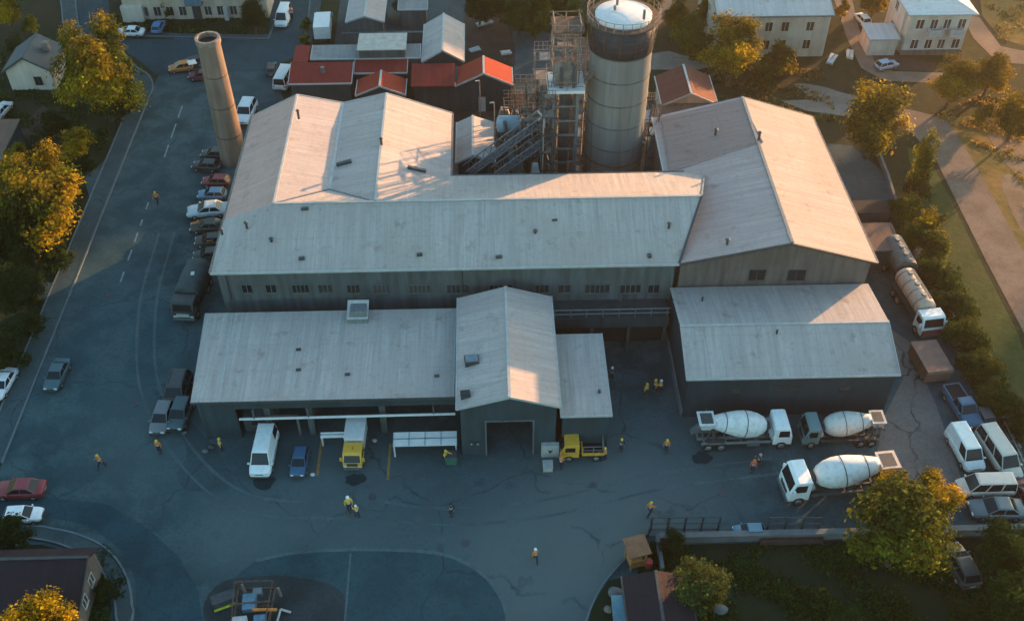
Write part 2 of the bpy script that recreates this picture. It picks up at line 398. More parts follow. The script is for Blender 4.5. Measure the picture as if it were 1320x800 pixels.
hb.add([p for r in rows for p in r], [(i*m_+k, (i+1)*m_+k, (i+1)*m_+k+1, i*m_+k+1) for i in range(len(rows)-1) for k in range(m_-1)], 0, True)
struct('shade_ridge', hb, M['grass'])

Z1, Z2, Z3, Z4 = .006, .011, .016, .021
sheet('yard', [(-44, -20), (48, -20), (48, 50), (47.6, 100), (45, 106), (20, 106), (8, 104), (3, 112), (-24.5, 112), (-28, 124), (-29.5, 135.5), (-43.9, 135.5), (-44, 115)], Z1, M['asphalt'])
sheet('road', [(-75, 60), (-52, 58.8), (-43.5, 57), (-38.9, 55.7), (-33.3, 54.7), (-29.5, 52.2), (-26.3, 49.4), (-24, 46), (-23.2, 43.3), (-23.2, 20), (-28.2, 20), (-28.4, 43.5), (-29.4, 47.4), (-31.5, 50.4), (-34.5, 52.6), (-38, 53.5), (-75, 52)], Z2, M['road'])
sheet('crossroad', GP((150, 50), (345, 53), (352, 0), (352, -30), (404, -30), (402, 0), (384, 72), (340, 92), (200, 96), (182, 80), (160, 66), (128, 54), (104, 36), (92, -30), (138, -30), (142, 30)), Z3, M['road'])
sheet('forecourt', GP((196, 500), (262, 560), (292, 600), (300, 628), (245, 632), (228, 612), (240, 575)), Z2, M['paving'], True)
sheet('dark_verge', GP((748, 820), (760, 785), (776, 752), (800, 722), (826, 700), (838, 690), (860, 690), (850, 720), (800, 830)), Z3, M['patch'])
mk = MB(); ribbon(mk, curve(GP((752, 812), (762, 782), (778, 752), (800, 726), (818, 708))), .16, 0, .12); struct('kerb', mk, M['kerb'])
mk = MB(); ribbon(mk, curve(GP((330, 722), (390, 711), (480, 708), (570, 714), (620, 738), (648, 775), (660, 830))), .3, Z2+.001, Z2+.009); struct('worn_edge', mk, M['track_pale'])
mk = MB(); ribbon(mk, curve(GP((452, 712), (448, 760), (442, 830))), .16, Z2+.001, Z2+.0085); struct('crack_repair', mk, M['track_pale'])
sheet('round_patch', GP((262, 800), (275, 765), (330, 722), (390, 711), (480, 708), (570, 714), (620, 738), (648, 775), (660, 830), (660, 1000), (260, 1000)), Z2, M['patch'])
sheet('concrete_apron', GP((1143, 420), (1172, 440), (1186, 475), (1206, 520), (1222, 565), (1240, 620), (1246, 655), (1180, 652), (1150, 610), (1128, 596), (1138, 540), (1164, 488)), Z2, M['apron'])
sheet('back_court', GP((1066, 185), (1098, 188), (1150, 270), (1160, 330), (1124, 330), (1106, 285)), Z2, M['paving'])
sheet('worn_lane', GP((455, 640), (620, 700), (700, 760), (740, 830), (850, 700), (980, 640), (1000, 610), (880, 605), (740, 630)), Z3, M['asphalt'], True) if False else None
# painted markings
for i, (y0, y1) in enumerate([(137, 152), (160, 178), (187, 203), (261, 270), (283, 291), (300, 312), (322, 336), (350, 364)]):
    b0 = G(235-(y0-137)*.352, y0); b1 = G(235-(y1-137)*.352, y1)
    tag(MB((b0.x, b0.y, 0)).add([(b0.x-.09, b0.y, Z3+.004), (b1.x-.09, b1.y, Z3+.004), (b1.x+.09, b1.y, Z3+.004), (b0.x+.09, b0.y, Z3+.004)], [(0, 1, 2, 3)]).build('lane_marking', M['line']), kind='structure')

for a, b in (((415, 562), (409, 613)), ((503, 572), (500, 618)), ((1005, 0), (1005, 0))):
    if a == b: continue
    a, b = G(*a), G(*b); mk = MB((a.x, a.y, 0)); ribbon(mk, [a.xy, b.xy], .22, Z2, Z3); struct('parking_line', mk, M['oline'])
# pavements with kerbs
def pavement(name, path, wd, closed=False):
    mb = MB(); ribbon(mb, path, wd, -.05, .12); struct(name, mb, M['paving'])
def kerb(path):
    mb = MB(); ribbon(mb, path, .17, -.05, .15); struct('kerb', mb, M['kerb'])
kp = curve([(-44.0, 20), (-44.0, 45), (-44, 54)]) 
inner = curve([(-44.0, 59.5), (-44.0, 80), (-44, 100), (-44, 114), (-44.0, 118.5), (-44.0, 121.8), (-45.2, 124.8)]+GP((176, 87), (158, 68), (128, 56), (104, 38), (97, 0), (92, -30)))
kerb(inner)
outer = [(x-2.15 if y < 119 else x-1.7, y-(0 if y < 119 else 1.3)) for x, y in [(p.x, p.y) for p in inner]]
mid = [((a.x+b[0])/2, (a.y+b[1])/2) for a, b in zip(inner, outer)]
pavement('pavement', mid, 1.9); kerb(outer)
arc = curve([(-75, 51.2), (-50, 52.0), (-40, 52.6), (-37.4, 52.3), (-35.0, 51.6), (-32.4, 50.2), (-30.3, 47.8), (-29.1, 45.0), (-28.7, 42), (-28.6, 25)])
kerb(arc); arc2 = [(p.x-1.0, p.y-1.0) for p in arc]; pavement('pavement', [(p.x-.55, p.y-.55) for p in arc], 1.2); kerb(arc2)
kerb(GP((160, 47), (250, 49), (346, 51)))
pavement('pavement', GP((160, 45), (250, 47), (346, 49)), 1.2)
kerb(GP((346, 51), (358, 20), (366, -20))); kerb(GP((402, -20), (398, 20), (388, 66)))
pavement('pavement', GP((410, -20), (404, 25), (392, 66)), 1.6)
sheet('driveway', GP((106, 224), (124, 218), (135, 208), (148, 222), (128, 252), (118, 262)), .126, M['paving'])
sheet('driveway', GP((44, 366), (60, 364), (72, 366), (62, 386), (50, 388)), .126, M['paving'])
sheet('driveway', GP((0, 212), (20, 205), (90, 130), (60, 130), (0, 190)), Z1, M['brown'])
sheet('courtyard_ground', GP((585, 130), (660, 118), (760, 140), (850, 130), (850, 222), (585, 222)), Z2, M['brown'])
# lower right garden, upper right paths
sheet('lawn', [(13.6, 49.2), (14, 46.8), (9.2, 46), (7.6, 43.6), (6.9, 40), (6.5, 10), (80, 10), (80, 49.2)], Z2+.02, M['lawn'])
sheet('lawn', [(-75, 49.6), (-50, 50.4), (-38, 50.8), (-34.5, 49.8), (-32, 47.6), (-30.6, 44.6), (-30.2, 40), (-30.2, 10), (-75, 10)], Z2+.02, M['lawn'])
sheet('garden_path', GP((1206, 738), (1228, 728), (1256, 740), (1262, 756), (1240, 762), (1212, 752)), Z4+.02, M['paving'], True)
sheet('dirt_road', GP((1165, 140), (1218, 152), (1250, 200), (1286, 265), (1328, 340), (1376, 430), (1460, 560), (1560, 800), (1480, 800), (1372, 548), (1318, 425), (1272, 338), (1238, 270), (1206, 205), (1176, 172), (1120, 150)), Z3, M['dirtroad'])
sheet('dirt_road', GP((1005, 130), (1060, 128), (1130, 148), (1175, 150), (1175, 168), (1090, 150), (1040, 143)), Z2, M['gravel'])
sheet('dirt_road', GP((1035, 108), (1060, 112), (1095, 122), (1140, 130), (1110, 142), (1060, 133), (1025, 110)), Z4, M['gravel'], True)
sheet('dirt_road', GP((1072, -10), (1096, -10), (1108, 40), (1128, 80), (1150, 92), (1215, 94), (1215, 108), (1140, 104), (1110, 88), (1092, 50)), Z3, M['dirtroad'])
sheet('dirt_road', GP((1240, 20), (1262, 22), (1290, 60), (1330, 68), (1330, 84), (1285, 80), (1255, 50)), Z4, M['dirtroad'])
sheet('dirt_road', GP((858, -12), (878, -12), (862, 20), (836, 48), (826, 40), (848, 18)), Z3, M['gravel'])
for k, pts in enumerate((((1268, 160), (1290, 150), (1330, 170), (1340, 230), (1300, 215)), ((1290, 235), (1310, 230), (1345, 300), (1350, 340), (1318, 300)))):
    sheet('bare_earth', GP(*pts), Z3+.003, M['earth'], True)
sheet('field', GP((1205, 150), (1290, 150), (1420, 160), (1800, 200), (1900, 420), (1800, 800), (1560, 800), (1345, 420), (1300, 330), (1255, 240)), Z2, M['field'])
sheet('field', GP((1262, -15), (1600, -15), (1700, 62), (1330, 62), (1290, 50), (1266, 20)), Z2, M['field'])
sheet('field', GP((1170, 190), (1196, 200), (1228, 262), (1266, 340), (1310, 425), (1352, 540), (1460, 800), (1400, 800), (1320, 540), (1260, 440), (1215, 350), (1180, 260)), Z1, M['verge'])
sheet('dirt_yard', GP((598, 22), (650, 24), (664, 60), (664, 84), (598, 78)), Z2, M['brown'])
sheet('dirt_yard', GP((440, -10), (600, -10), (600, 80), (430, 66)), Z1, M['paving'])
sheet('dirt_yard', GP((660, 40), (760, 45), (770, 90), (740, 135), (664, 130)), Z1, M['gravel'] if False else M['paving'])
sheet('dirt_yard', GP((835, 70), (862, 66), (930, 84), (900, 90), (838, 90)), Z2, M['gravel'])
sheet('dirt_yard', GP((1084, 42), (1106, 36), (1148, 70), (1205, 82), (1205, 92), (1150, 90), (1120, 72)), Z1, M['brown'])

# wear on the yard: tyre tracks, repairs, stains, drain covers
rn = random.Random(21); ZT = Z4+.016
TN = [0]
def track(pts, m, wd=.24, gap=1.7):
    TN[0] += 1; ZT = Z4+.002+.0011*TN[0]
    c = curve([G(x, y).xy for x, y in pts], 8)
    for s in (-1, 1):
        off = []
        for i, p in enumerate(c):
            d = (c[min(i+1, len(c)-1)]-c[max(i-1, 0)]).normalized(); off.append((p.x-d.y*s*gap/2, p.y+d.x*s*gap/2))
        mb = MB(); L_ = []
        for i, p in enumerate(off):
            a_, b_ = Vector(off[max(i-1, 0)]), Vector(off[min(i+1, len(off)-1)]); d = (b_-a_).normalized(); w_ = wd*rn.uniform(.35, .75); L_.append([(p[0]-d.y*w_, p[1]+d.x*w_, ZT), (p[0]+d.y*w_, p[1]-d.x*w_, ZT)])
        v_ = [q for ab in L_ for q in ab]; mb.add(v_, [(2*i, 2*i+1, 2*i+3, 2*i+2) for i in range(len(L_)-1)]); ZT += .0005; struct('tyre_track', mb, M[m])
track([(460, 625), (470, 650), (560, 665), (700, 655), (850, 620), (1000, 600)], 'track_pale')
track([(215, 300), (190, 400), (200, 520), (300, 640), (480, 660)], 'track_pale')
def blot(x, y, rad, m, nm):
    c = G(x, y); pts = []
    for k in range(14):
        a = 2*math.pi*k/14; rr_ = rad*rn.uniform(.8, 1.15); pts.append((c.x+rr_*math.cos(a)*1.3, c.y+rr_*math.sin(a)))
    sheet(nm, pts, ZT+.003+rn.random()*.003, M[m], True)
for x, y, rad in ((340, 622, .8), (458, 618, .7), (905, 590, .7), (270, 470, .9)):
    blot(x, y, rad, 'stain', 'oil_stain')
for x, y in ((175, 520), (480, 640), (765, 625), (140, 380), (930, 635), (600, 700)):
    c = G(x, y); struct('drain_cover', MB().lathe([(.36, 0), (.36, ZT+.004)], (c.x, c.y, 0), 16, smooth=False), M['steel_dark'])

# ------------------------------------------------------------------ windows
def window(root, org, face, c, w_, h, n=2, fm=None, gm=None, bar=.05, sill=True):
    "frame with mullions as a part, one pane mesh as its sub-part; face is the wall's outward side"
    fm = fm or M['trim']; gm = gm or M['glass']; x, y, z = c; f = MB(org); p = MB(org)
    def bx(mb, u0, u1, z0, z1, d0, d1):
        if face == '-y': mb.box(x+u0, x+u1, y-d1, y-d0, z+z0, z+z1)
        elif face == '+y': mb.box(x+u0, x+u1, y+d0, y+d1, z+z0, z+z1)
        elif face == '-x': mb.box(x-d1, x-d0, y+u0, y+u1, z+z0, z+z1)
        else: mb.box(x+d0, x+d1, y+u0, y+u1, z+z0, z+z1)
    a, b = w_/2, h/2
    bx(f, -a-bar, a+bar, b, b+bar, -.02, .07); bx(f, -a-bar, a+bar, -b-bar*1.6, -b, -.02, .12 if sill else .07)
    bx(f, -a-bar, -a, -b, b, -.02, .07); bx(f, a, a+bar, -b, b, -.02, .07)
    for k in range(1, n):
        u = -a+w_*k/n; bx(f, u-bar*.6, u+bar*.6, -b, b, -.02, .06)
    bx(p, -a, a, -b, b, -.03, .02)
    o = f.build('window', fm, root); p.build('pane', gm, o); return o

def gabled(name, label, cat, x0, x1, y0, y1, eave, ridge, axis, rm, wm, over=.3, ridge_at=.5, eave2=None, group=None, trim='trim', zb=0, th=.14, door=None):
    "gable-roofed building: wall, roof and ridge cap as parts; axis = direction of the ridge"
    org = ((x0+x1)/2, (y0+y1)/2, zb); t = thing(name, label, cat, org, group=group); e2 = eave if eave2 is None else eave2
    wl = MB(org); rf = MB(org); tr = MB(org)
    if axis == 'y':
        xm = x0+(x1-x0)*ridge_at; q = .05
        wl.solid([(x0, y0, eave-q), (xm, y0, ridge-q), (xm, y1, ridge-q), (x0, y1, eave-q)], zb); wl.solid([(xm, y0, ridge-q), (x1, y0, e2-q), (x1, y1, e2-q), (xm, y1, ridge-q)], zb)
        s1 = (ridge-eave)/(xm-x0); s2 = (ridge-e2)/(x1-xm); ya, yb = y0-over, y1+over
        rf.slab([(x0-over, ya, eave-s1*over+.1), (xm, ya, ridge+.1), (xm, yb, ridge+.1), (x0-over, yb, eave-s1*over+.1)], th)
        rf.slab([(xm, ya, ridge+.1), (x1+over, ya, e2-s2*over+.1), (x1+over, yb, e2-s2*over+.1), (xm, yb, ridge+.1)], th)
        tr.beam((xm, ya-.02, ridge+.12), (xm, yb+.02, ridge+.12), .26, .07)
        for xa, z_, sx in ((x0-over, eave-s1*over, -1), (x1+over, e2-s2*over, 1)):
            tr.beam((xa, ya-.03, z_+.05), (xa, yb+.03, z_+.05), .12, .2)
            tr.beam((xa, ya-.04, z_+.04), (xm, ya-.04, ridge+.05), .06, .24)
    else:
        ym = y0+(y1-y0)*ridge_at; q = .05
        wl.solid([(x0, y0, eave-q), (x1, y0, eave-q), (x1, ym, ridge-q), (x0, ym, ridge-q)], zb); wl.solid([(x0, ym, ridge-q), (x1, ym, ridge-q), (x1, y1, e2-q), (x0, y1, e2-q)], zb)
        s1 = (ridge-eave)/(ym-y0); s2 = (ridge-e2)/(y1-ym); xa, xb = x0-over, x1+over
        rf.slab([(xa, y0-over, eave-s1*over+.1), (xb, y0-over, eave-s1*over+.1), (xb, ym, ridge+.1), (xa, ym, ridge+.1)], th)
        rf.slab([(xa, ym, ridge+.1), (xb, ym, ridge+.1), (xb, y1+over, e2-s2*over+.1), (xa, y1+over, e2-s2*over+.1)], th)
        tr.beam((xa-.02, ym, ridge+.12), (xb+.02, ym, ridge+.12), .26, .07)
        tr.beam((xa-.03, y0-over, eave-s1*over+.05), (xb+.03, y0-over, eave-s1*over+.05), .12, .2)
        for x_ in (xa, xb): tr.beam((x_, y0-over, eave-s1*over+.04), (x_, ym, ridge+.05), .06, .24)
    if door:
        dx0, dx1, dz, dep = door; wl = MB(org); xm = x0+(x1-x0)*ridge_at; zt = lambda x: (eave+(ridge-eave)*(x-x0)/(xm-x0) if x <= xm else ridge+(e2-ridge)*(x-xm)/(x1-xm))-.05
        for ya, yb, spans in ((y0, y0+dep, ((x0, dx0), (dx1, x1))), (y0+dep, y1, ((x0, xm), (xm, x1)))):
            for xa, xb in spans:
                cuts = [xa]+([xm] if xa < xm < xb else [])+[xb]
                for u, v in zip(cuts, cuts[1:]): wl.solid([(u, ya, zt(u)), (v, ya, zt(v)), (v, yb, zt(v)), (u, yb, zt(u))], zb)
        for u, v in ((dx0, xm), (xm, dx1)): wl.solid([(u, y0, zt(u)), (v, y0, zt(v)), (v, y0+dep, zt(v)), (u, y0+dep, zt(u))], dz)
    wl.build('wall', wm, t); rf.build('roof', rm, t); tr.build('eave_trim', M[trim], t)
    return t, org
def monopitch(name, label, cat, x0, x1, y0, y1, zf, zk, rm, wm, over=.25, group=None, trim='trim', zb=0):
    org = ((x0+x1)/2, (y0+y1)/2, zb); t = thing(name, label, cat, org, group=group); s = (zk-zf)/(y1-y0)
    MB(org).solid([(x0, y0, zf-.05), (x1, y0, zf-.05), (x1, y1, zk-.05), (x0, y1, zk-.05)], zb).build('wall', wm, t)
    MB(org).slab([(x0-over, y0-over, zf-s*over+.1), (x1+over, y0-over, zf-s*over+.1), (x1+over, y1+over, zk+s*over+.1), (x0-over, y1+over, zk+s*over+.1)], .14).build('roof', rm, t)
    tr = MB(org); tr.beam((x0-over-.03, y0-over, zf-s*over+.04), (x1+over+.03, y0-over, zf-s*over+.04), .1, .2)
    for x_ in (x0-over, x1+over): tr.beam((x_, y0-over, zf-s*over+.05), (x_, y1+over, zk+s*over+.05), .08, .2)
    tr.build('eave_trim', M[trim], t); return t, org

# ------------------------------------------------------------------ the main factory
FO = (5, 85, 0)
fac = thing('factory_building', 'large grey metal roofed factory hall with two gabled wings around a rear courtyard', 'factory', FO)
q = .16
mh = MB(FO)
mh.solid([(-25.7, 74.4, 9.32), (17.7, 74.4, 9.32), (20.5, 80.8, 12.2-q), (-20.7, 80.8, 12.2-q), (-25.7, 81.4, 9.45)])
mh.solid([(-20.7, 80.8, 12.2-q), (20.5, 80.8, 12.2-q), (22.1, 87.3, 9.95), (-20.7, 87.3, 9.95)])
mh.build('front_wall', M['wall'], fac)
lw = MB(FO)
for a, b in (((-25.7, 9.4), (-20.7, 12.2-q)), ((-20.7, 12.2-q), (-15.8, 11.05-q)), ((-15.8, 11.05-q), (-10.9, 12.2-q)), ((-10.9, 12.2-q), (-4.1, 9.4))):
    lw.solid([(a[0], 81.0, a[1]), (b[0], 81.0, b[1]), (b[0], 99.7, b[1]), (a[0], 99.7, a[1])])
lw.build('left_wing_wall', M['wall'], fac)
rw = MB(FO)
rw.solid([(18.3, 74.46, 9.4), (28.3, 74.46, 11.75), (28.3, 98.3, 11.75), (18.9, 98.3, 9.4)]); rw.solid([(28.3, 74.46, 11.75), (36.6, 74.46, 9.1), (36.2, 98.3, 9.1), (28.3, 98.3, 11.75)])
rw.build('right_wing_wall', M['wall_warm'], fac)
FRONT = [(-26.1, 74, 9.45), (18.0, 74, 9.45), (20.9, 80.8, 12.2), (-20.7, 80.8, 12.2)]
mr = MB(FO)
mr.slab(FRONT, .14); mr.slab([(-26.1, 74, 9.45), (-20.7, 80.8, 12.2), (-26.1, 81.6, 9.62)], .14)
BACK = [(-20.7, 80.8, 12.2), (20.9, 80.8, 12.2), (22.6, 87.7, 10.0), (-20.7, 87.7, 10.0)]
mr.slab(BACK, .14); mr.build('main_roof', M['roof_y'], fac)
L = [(-26.1, 9.5), (-20.7, 12.2), (-15.8, 11.05), (-10.9, 12.2), (-3.8, 9.5)]; LP = []
lr = MB(FO)
for (xa, za), (xb, zb_) in zip(L, L[1:]):
    y0 = 80.82
    pl = [(xa, 81.65 if xa < -26 else y0, za), (xb, y0, zb_), (xb, 100.1, zb_), (xa, 100.1, za)]; LP.append(pl)
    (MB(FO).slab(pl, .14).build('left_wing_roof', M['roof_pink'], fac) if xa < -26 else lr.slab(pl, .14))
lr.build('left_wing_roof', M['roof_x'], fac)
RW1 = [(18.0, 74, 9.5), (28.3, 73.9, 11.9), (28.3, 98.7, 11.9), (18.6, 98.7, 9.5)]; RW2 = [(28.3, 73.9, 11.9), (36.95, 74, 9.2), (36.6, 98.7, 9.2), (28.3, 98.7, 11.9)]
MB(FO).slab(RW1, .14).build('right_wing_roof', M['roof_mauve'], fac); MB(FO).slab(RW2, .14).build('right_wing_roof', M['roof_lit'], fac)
sq = [hit(863, 222, RW1), hit(852, 152, RW1), hit(955, 127, RW1), hit(984, 184, RW1)]
MB(FO).slab([(v.x, v.y, v.z+.012) for v in sq], .02).build('old_roof_sheets', M['roof_stain'], fac)
def bars(name, m, segs, w_=.28, h=.09, up=.04):
    for a, b in segs:
        MB(FO).beam(Vector(a)+Vector((0, 0, up)), Vector(b)+Vector((0, 0, up)), w_, h).build(name, m, fac)
bars('ridge_cap', M['trim'], [((-20.7, 80.8, 12.2), (20.9, 80.8, 12.2)), ((-20.7, 80.8, 12.2), (-20.7, 100.1, 12.2)), ((-10.9, 80.8, 12.2), (-10.9, 100.1, 12.2))], .24, .08)
bars('ridge_cap', M['steel'], [((28.3, 73.9, 11.9), (28.3, 98.7, 11.9))], .30, .10)
bars('valley_gutter', M['trim'], [((-15.8, 84.5, 11.05), (-15.8, 100.1, 11.05))], .3, .06)
bars('valley_flashing', M['steel_dark'], [((18.0, 74, 9.47), (20.9, 80.8, 12.22))], .22, .06)
bars('valley_flashing', M['steel'], [((20.9, 80.8, 12.22), (22.6, 87.7, 10.02)), ((-20.7, 80.8, 12.2), (-15.8, 84.4, 11.07)), ((-15.8, 84.4, 11.07), (-10.9, 80.8, 12.2))], .16, .06)
bars('eave_gutter', M['trim'], [((-26.15, 73.92, 9.4), (18.0, 73.92, 9.4))], .16, .2, -.02)
bars('eave_gutter', M['rust_pale'], [((-26.2, 74, 9.42), (-26.2, 100.1, 9.44)), ((-3.72, 87.8, 9.42), (-3.72, 100.1, 9.42)), ((37.0, 73.9, 9.12), (36.65, 98.7, 9.12))], .2, .2, 0)
bars('eave_gutter', M['steel_dark'], [((-3.6, 87.8, 9.95), (22.6, 87.8, 9.95))], .16, .16, 0)
bars('verge_trim', M['trim_dark'], [((18.0, 73.86, 9.40), (28.3, 73.76, 11.8)), ((28.3, 73.76, 11.8), (36.95, 73.86, 9.1)), ((18.6, 98.78, 9.42), (28.3, 98.78, 11.82)), ((28.3, 98.78, 11.82), (36.6, 98.78, 9.12))], .08, .26, -.02)
bars('verge_trim', M['trim'], [((a[0], 100.16, a[1]-.05), (b[0], 100.16, b[1]-.05)) for a, b in zip(L, L[1:])], .07, .22, 0)
bars('verge_trim', M['trim'], [((18.42, 87.9, 9.50), (18.52, 98.7, 9.46))], .14, .2, 0)
# roof ventilators, hatches and stub pipes
def up(v, d=0): return Vector(v)+Vector((0, 0, d))
for x, y, pl, s in ((393, 270, FRONT, (.7, .3, .2)), (389, 334, FRONT, (.55, .3, .2)), (541, 329, FRONT, (.55, .3, .2)), (643, 332, FRONT, (.6, .3, .2)), (837, 331, FRONT, (.35, .4, .3)), (715, 284, FRONT, (.5, .2, .12))):
    p = hit(x, y, pl); MB(FO).obox(p+Vector((0, 0, s[2]/2)), s, .1).build('roof_hatch', M['trim_dark'], fac)
for x, y, pl, h in ((862, 294, FRONT, .6), (937, 315, RW1, .6), (922, 174, RW1, .7), (978, 180, RW1, .9), (385, 151, LP[0], .8), (492, 187, LP[3], .8), (318, 292, FRONT, .5), (350, 311, FRONT, .35), (690, 300, FRONT, .3), (286, 300, FRONT, .4)):
    p = hit(x, y, pl); o = MB(FO).tube(p-Vector((0, 0, .2)), p+Vector((0, 0, h)), .13, n=8).build('vent_pipe', M['steel_dark'], fac)
    MB(FO).tube(p+Vector((0, 0, h)), p+Vector((0, 0, h+.16)), .24, .08, n=8).build('vent_cowl', M['steel_dark'], o)
for (x0, y0), (x1, y1), pl in (((434, 214), (453, 209), LP[2]), ((526, 217), (549, 222), LP[3])):
    a, b = hit(x0, y0, pl), hit(x1, y1, pl); MB(FO).beam(up(a, .15), up(b, .15), .34, .3).build('roof_duct', M['steel_dark'], fac)
# windows of the front wall
for x0, x1, k in ((311, 326, 2), (342, 357, 2), (376, 399, 4), (410, 429, 3), (447, 464, 3), (481, 503, 4), (527, 555, 5), (576, 605, 5), (631, 660, 5), (690, 707, 3), (720, 735, 2), (755, 785, 5), (800, 825, 4), (836, 849, 2)):
    a, b = at(x0, 367, 74.4), at(x1, 376.5, 74.4); window(fac, FO, '-y', ((a.x+b.x)/2, 74.4, (a.z+b.z)/2), b.x-a.x, a.z-b.z, k, M['steel'])
for x0, x1 in ((967, 985), (1017, 1036)):
    a, b = at(x0, 348, 74.46), at(x1, 360, 74.46); window(fac, FO, '-y', ((a.x+b.x)/2, 74.46, (a.z+b.z)/2), b.x-a.x, a.z-b.z, 2, M['steel_dark'])
a = at(800, 377, 74.4); MB(FO).tube((a.x, 74.3, a.z), (a.x, 74.3, 4.5), .09, n=8).build('downpipe', M['steel'], fac)
for x in (-24.9, -2.6): MB(FO).tube((x, 74.28, 9.3), (x, 74.28, 5.9), .08, n=8).build('downpipe', M['steel_dark'], fac)

# ------------------------------------------------------------------ garage block in front, left
GO = (-14.5, 66.5, 0)
gar = thing('garage_building', 'long flat roofed garage block with open vehicle bays on the left of the factory front', 'garage', GO)
GR = [(-26.45, 61.45, 5.42), (-3.2, 61.45, 5.42), (-3.1, 72.3, 5.85), (-27.05, 72.3, 5.85)]
MB(GO).slab(GR, .2).build('roof', M['roof_shed_y'], gar)
gw = MB(GO)
gw.solid([(-26.1, 61.75, 5.22), (-25.8, 61.75, 5.22), (-26.35, 72, 5.62), (-26.7, 72, 5.62)])
gw.box(-26.35, -3.2, 71.7, 72.0, 0, 5.6); gw.box(-25.8, -3.2, 68.2, 68.5, 0, 5.3)
gw.box(-25.8, -22.9, 61.78, 62.05, 0, 5.2)
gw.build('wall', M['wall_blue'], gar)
MB(GO).box(-22.9, -3.25, 61.76, 62.1, 4.05, 5.2).build('fascia_wall', M['wall_blue'], gar)
MB(GO).box(-26.5, -3.2, 61.36, 61.44, 5.18, 5.44).build('eave_trim', M['trim_dark'], gar)
MB(GO).tube((-22.6, 61.5, 3.0), (-3.3, 61.5, 3.08), .13, n=8).build('pipe', M['white'], gar)
for px_ in (405, 497, 352):
    c = at(px_, 560, 62.2); p = MB(GO).box(c.x-.28, c.x+.28, 62.0, 62.5, 0, 4.2)
    p.box(c.x-.2, c.x+.2, 62.5, 68.2, 0, 4.6); p.build('bay_pillar', M['wall'], gar)
for px_ in (330, 400, 560):
    c = at(px_, 545, 61.6); MB(GO).box(c.x-.05, c.x+.05, 61.4, 61.75, 2.95, 4.2).build('pipe_bracket', M['steel'], gar)
MB(GO).box(-22.7, -20.6, 62.6, 64.4, 0, 2.0).build('office_cabin', M['wall'], gar)
window(gar, GO, '-y', (-21.5, 62.6, 1.1), 1.0, .6, 1, M['steel'])
df = MB(GO)
for x in (-20.35, -17.6): df.box(x-.1, x+.1, 61.95, 62.15, 0, 2.75)
df.box(-20.35, -17.6, 61.95, 62.15, 2.55, 2.75); df.build('door_frame', M['concrete'], gar)
for x, y in ((385, 451), (385, 477), (448, 483), (563, 485)):
    p = hit(x, y, GR[:3]); MB(GO).obox(up(p, .1), (.45, .18, .2), .1).build('roof_hatch', M['trim_dark'], gar)
p = hit(462, 416, GR[:3]); hd = MB(GO); hd.frust(p.x-1.0, p.x+.9, p.y-.1, p.y+1.6, 5.6, p.x-.7, p.x+.8, p.y+.3, p.y+1.6, 7.0); ho = hd.build('vent_hood', M['steel'], gar)
MB(GO).slab([(p.x-1.05, p.y-.0, 6.35), (p.x+.95, p.y-.0, 6.35), (p.x+1.0, p.y+1.7, 7.15), (p.x-1.0, p.y+1.7, 7.15)], .1).build('hood_cover', M['trim'], ho)
bars2 = [((-23.9, 61.5, 5.44), (-24.4, 72.2, 5.87)), ((-3.35, 61.5, 5.46), (-3.25, 72.2, 5.88))]
for a, b in bars2: MB(GO).beam(a, b, .12, .06).build('roof_seam', M['trim'], gar)

# ------------------------------------------------------------------ gabled workshop in the middle
a, b = at(627, 543, 59.2), at(686, 590, 59.2)
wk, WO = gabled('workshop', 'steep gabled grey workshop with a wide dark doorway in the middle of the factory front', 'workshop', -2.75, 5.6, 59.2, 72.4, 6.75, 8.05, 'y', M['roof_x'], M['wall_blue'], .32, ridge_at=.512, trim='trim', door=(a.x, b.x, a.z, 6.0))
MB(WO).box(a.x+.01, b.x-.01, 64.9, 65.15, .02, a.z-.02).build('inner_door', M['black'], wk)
dd = MB(WO); dd.box(a.x-.14, a.x, 59.1, 59.25, 0, a.z+.14); dd.box(b.x, b.x+.14, 59.1, 59.25, 0, a.z+.14); dd.box(a.x, b.x, 59.1, 59.25, a.z, a.z+.14); dd.build('door_frame', M['steel'], wk)
WR = [(-3.07, 58.88, 6.75), (1.52, 58.88, 8.15), (1.52, 72.7, 8.15)]
for x, y, s in ((608, 466, 1.25), (600, 510, .85)):
    p = hit(x, y, WR); f = MB(WO); f.obox(up(p, .15), (s, s*.8, .5), 0.12); o = f.build('skylight', M['steel_dark'], wk)
    MB(WO).obox(up(p, .43), (s*.86, s*.66, .06), .12).build('pane', M['glass'] if s < 1 else mottled('skylight_pane', (.13, .17, .20), .3, 2, .25), o)
for x in (608, 616):
    p = at(x, 571, 59.1); o = MB(WO).box(p.x-.16, p.x+.16, 59.0, 59.2, p.z-.16, p.z+.14).build('meter_box', M['steel_dark'], wk)
    MB(WO).obox((p.x, 58.98, p.z), (.1, .04, .1)).build('dial', M['white'], o)
p0, p1 = at(698, 573, 58.9), at(720, 587, 58.9)
ac = MB(WO).box(p0.x, p1.x, 58.75, 59.18, p1.z, p0.z).build('wall_cabinet', M['trim'], wk)
mk = MB(WO); cx, cz = (p0.x+p1.x)/2, (p0.z+p1.z)/2
mk.add([(cx-.2, 58.742, cz+.2), (cx-.12, 58.742, cz-.05), (cx-.02, 58.742, cz-.3), (cx+.12, 58.742, cz-.08), (cx+.26, 58.742, cz+.22), (cx+.05, 58.742, cz+.12)], [(0, 1, 2, 3, 4, 5)]); mk.build('dark_mark', M['black'], ac)
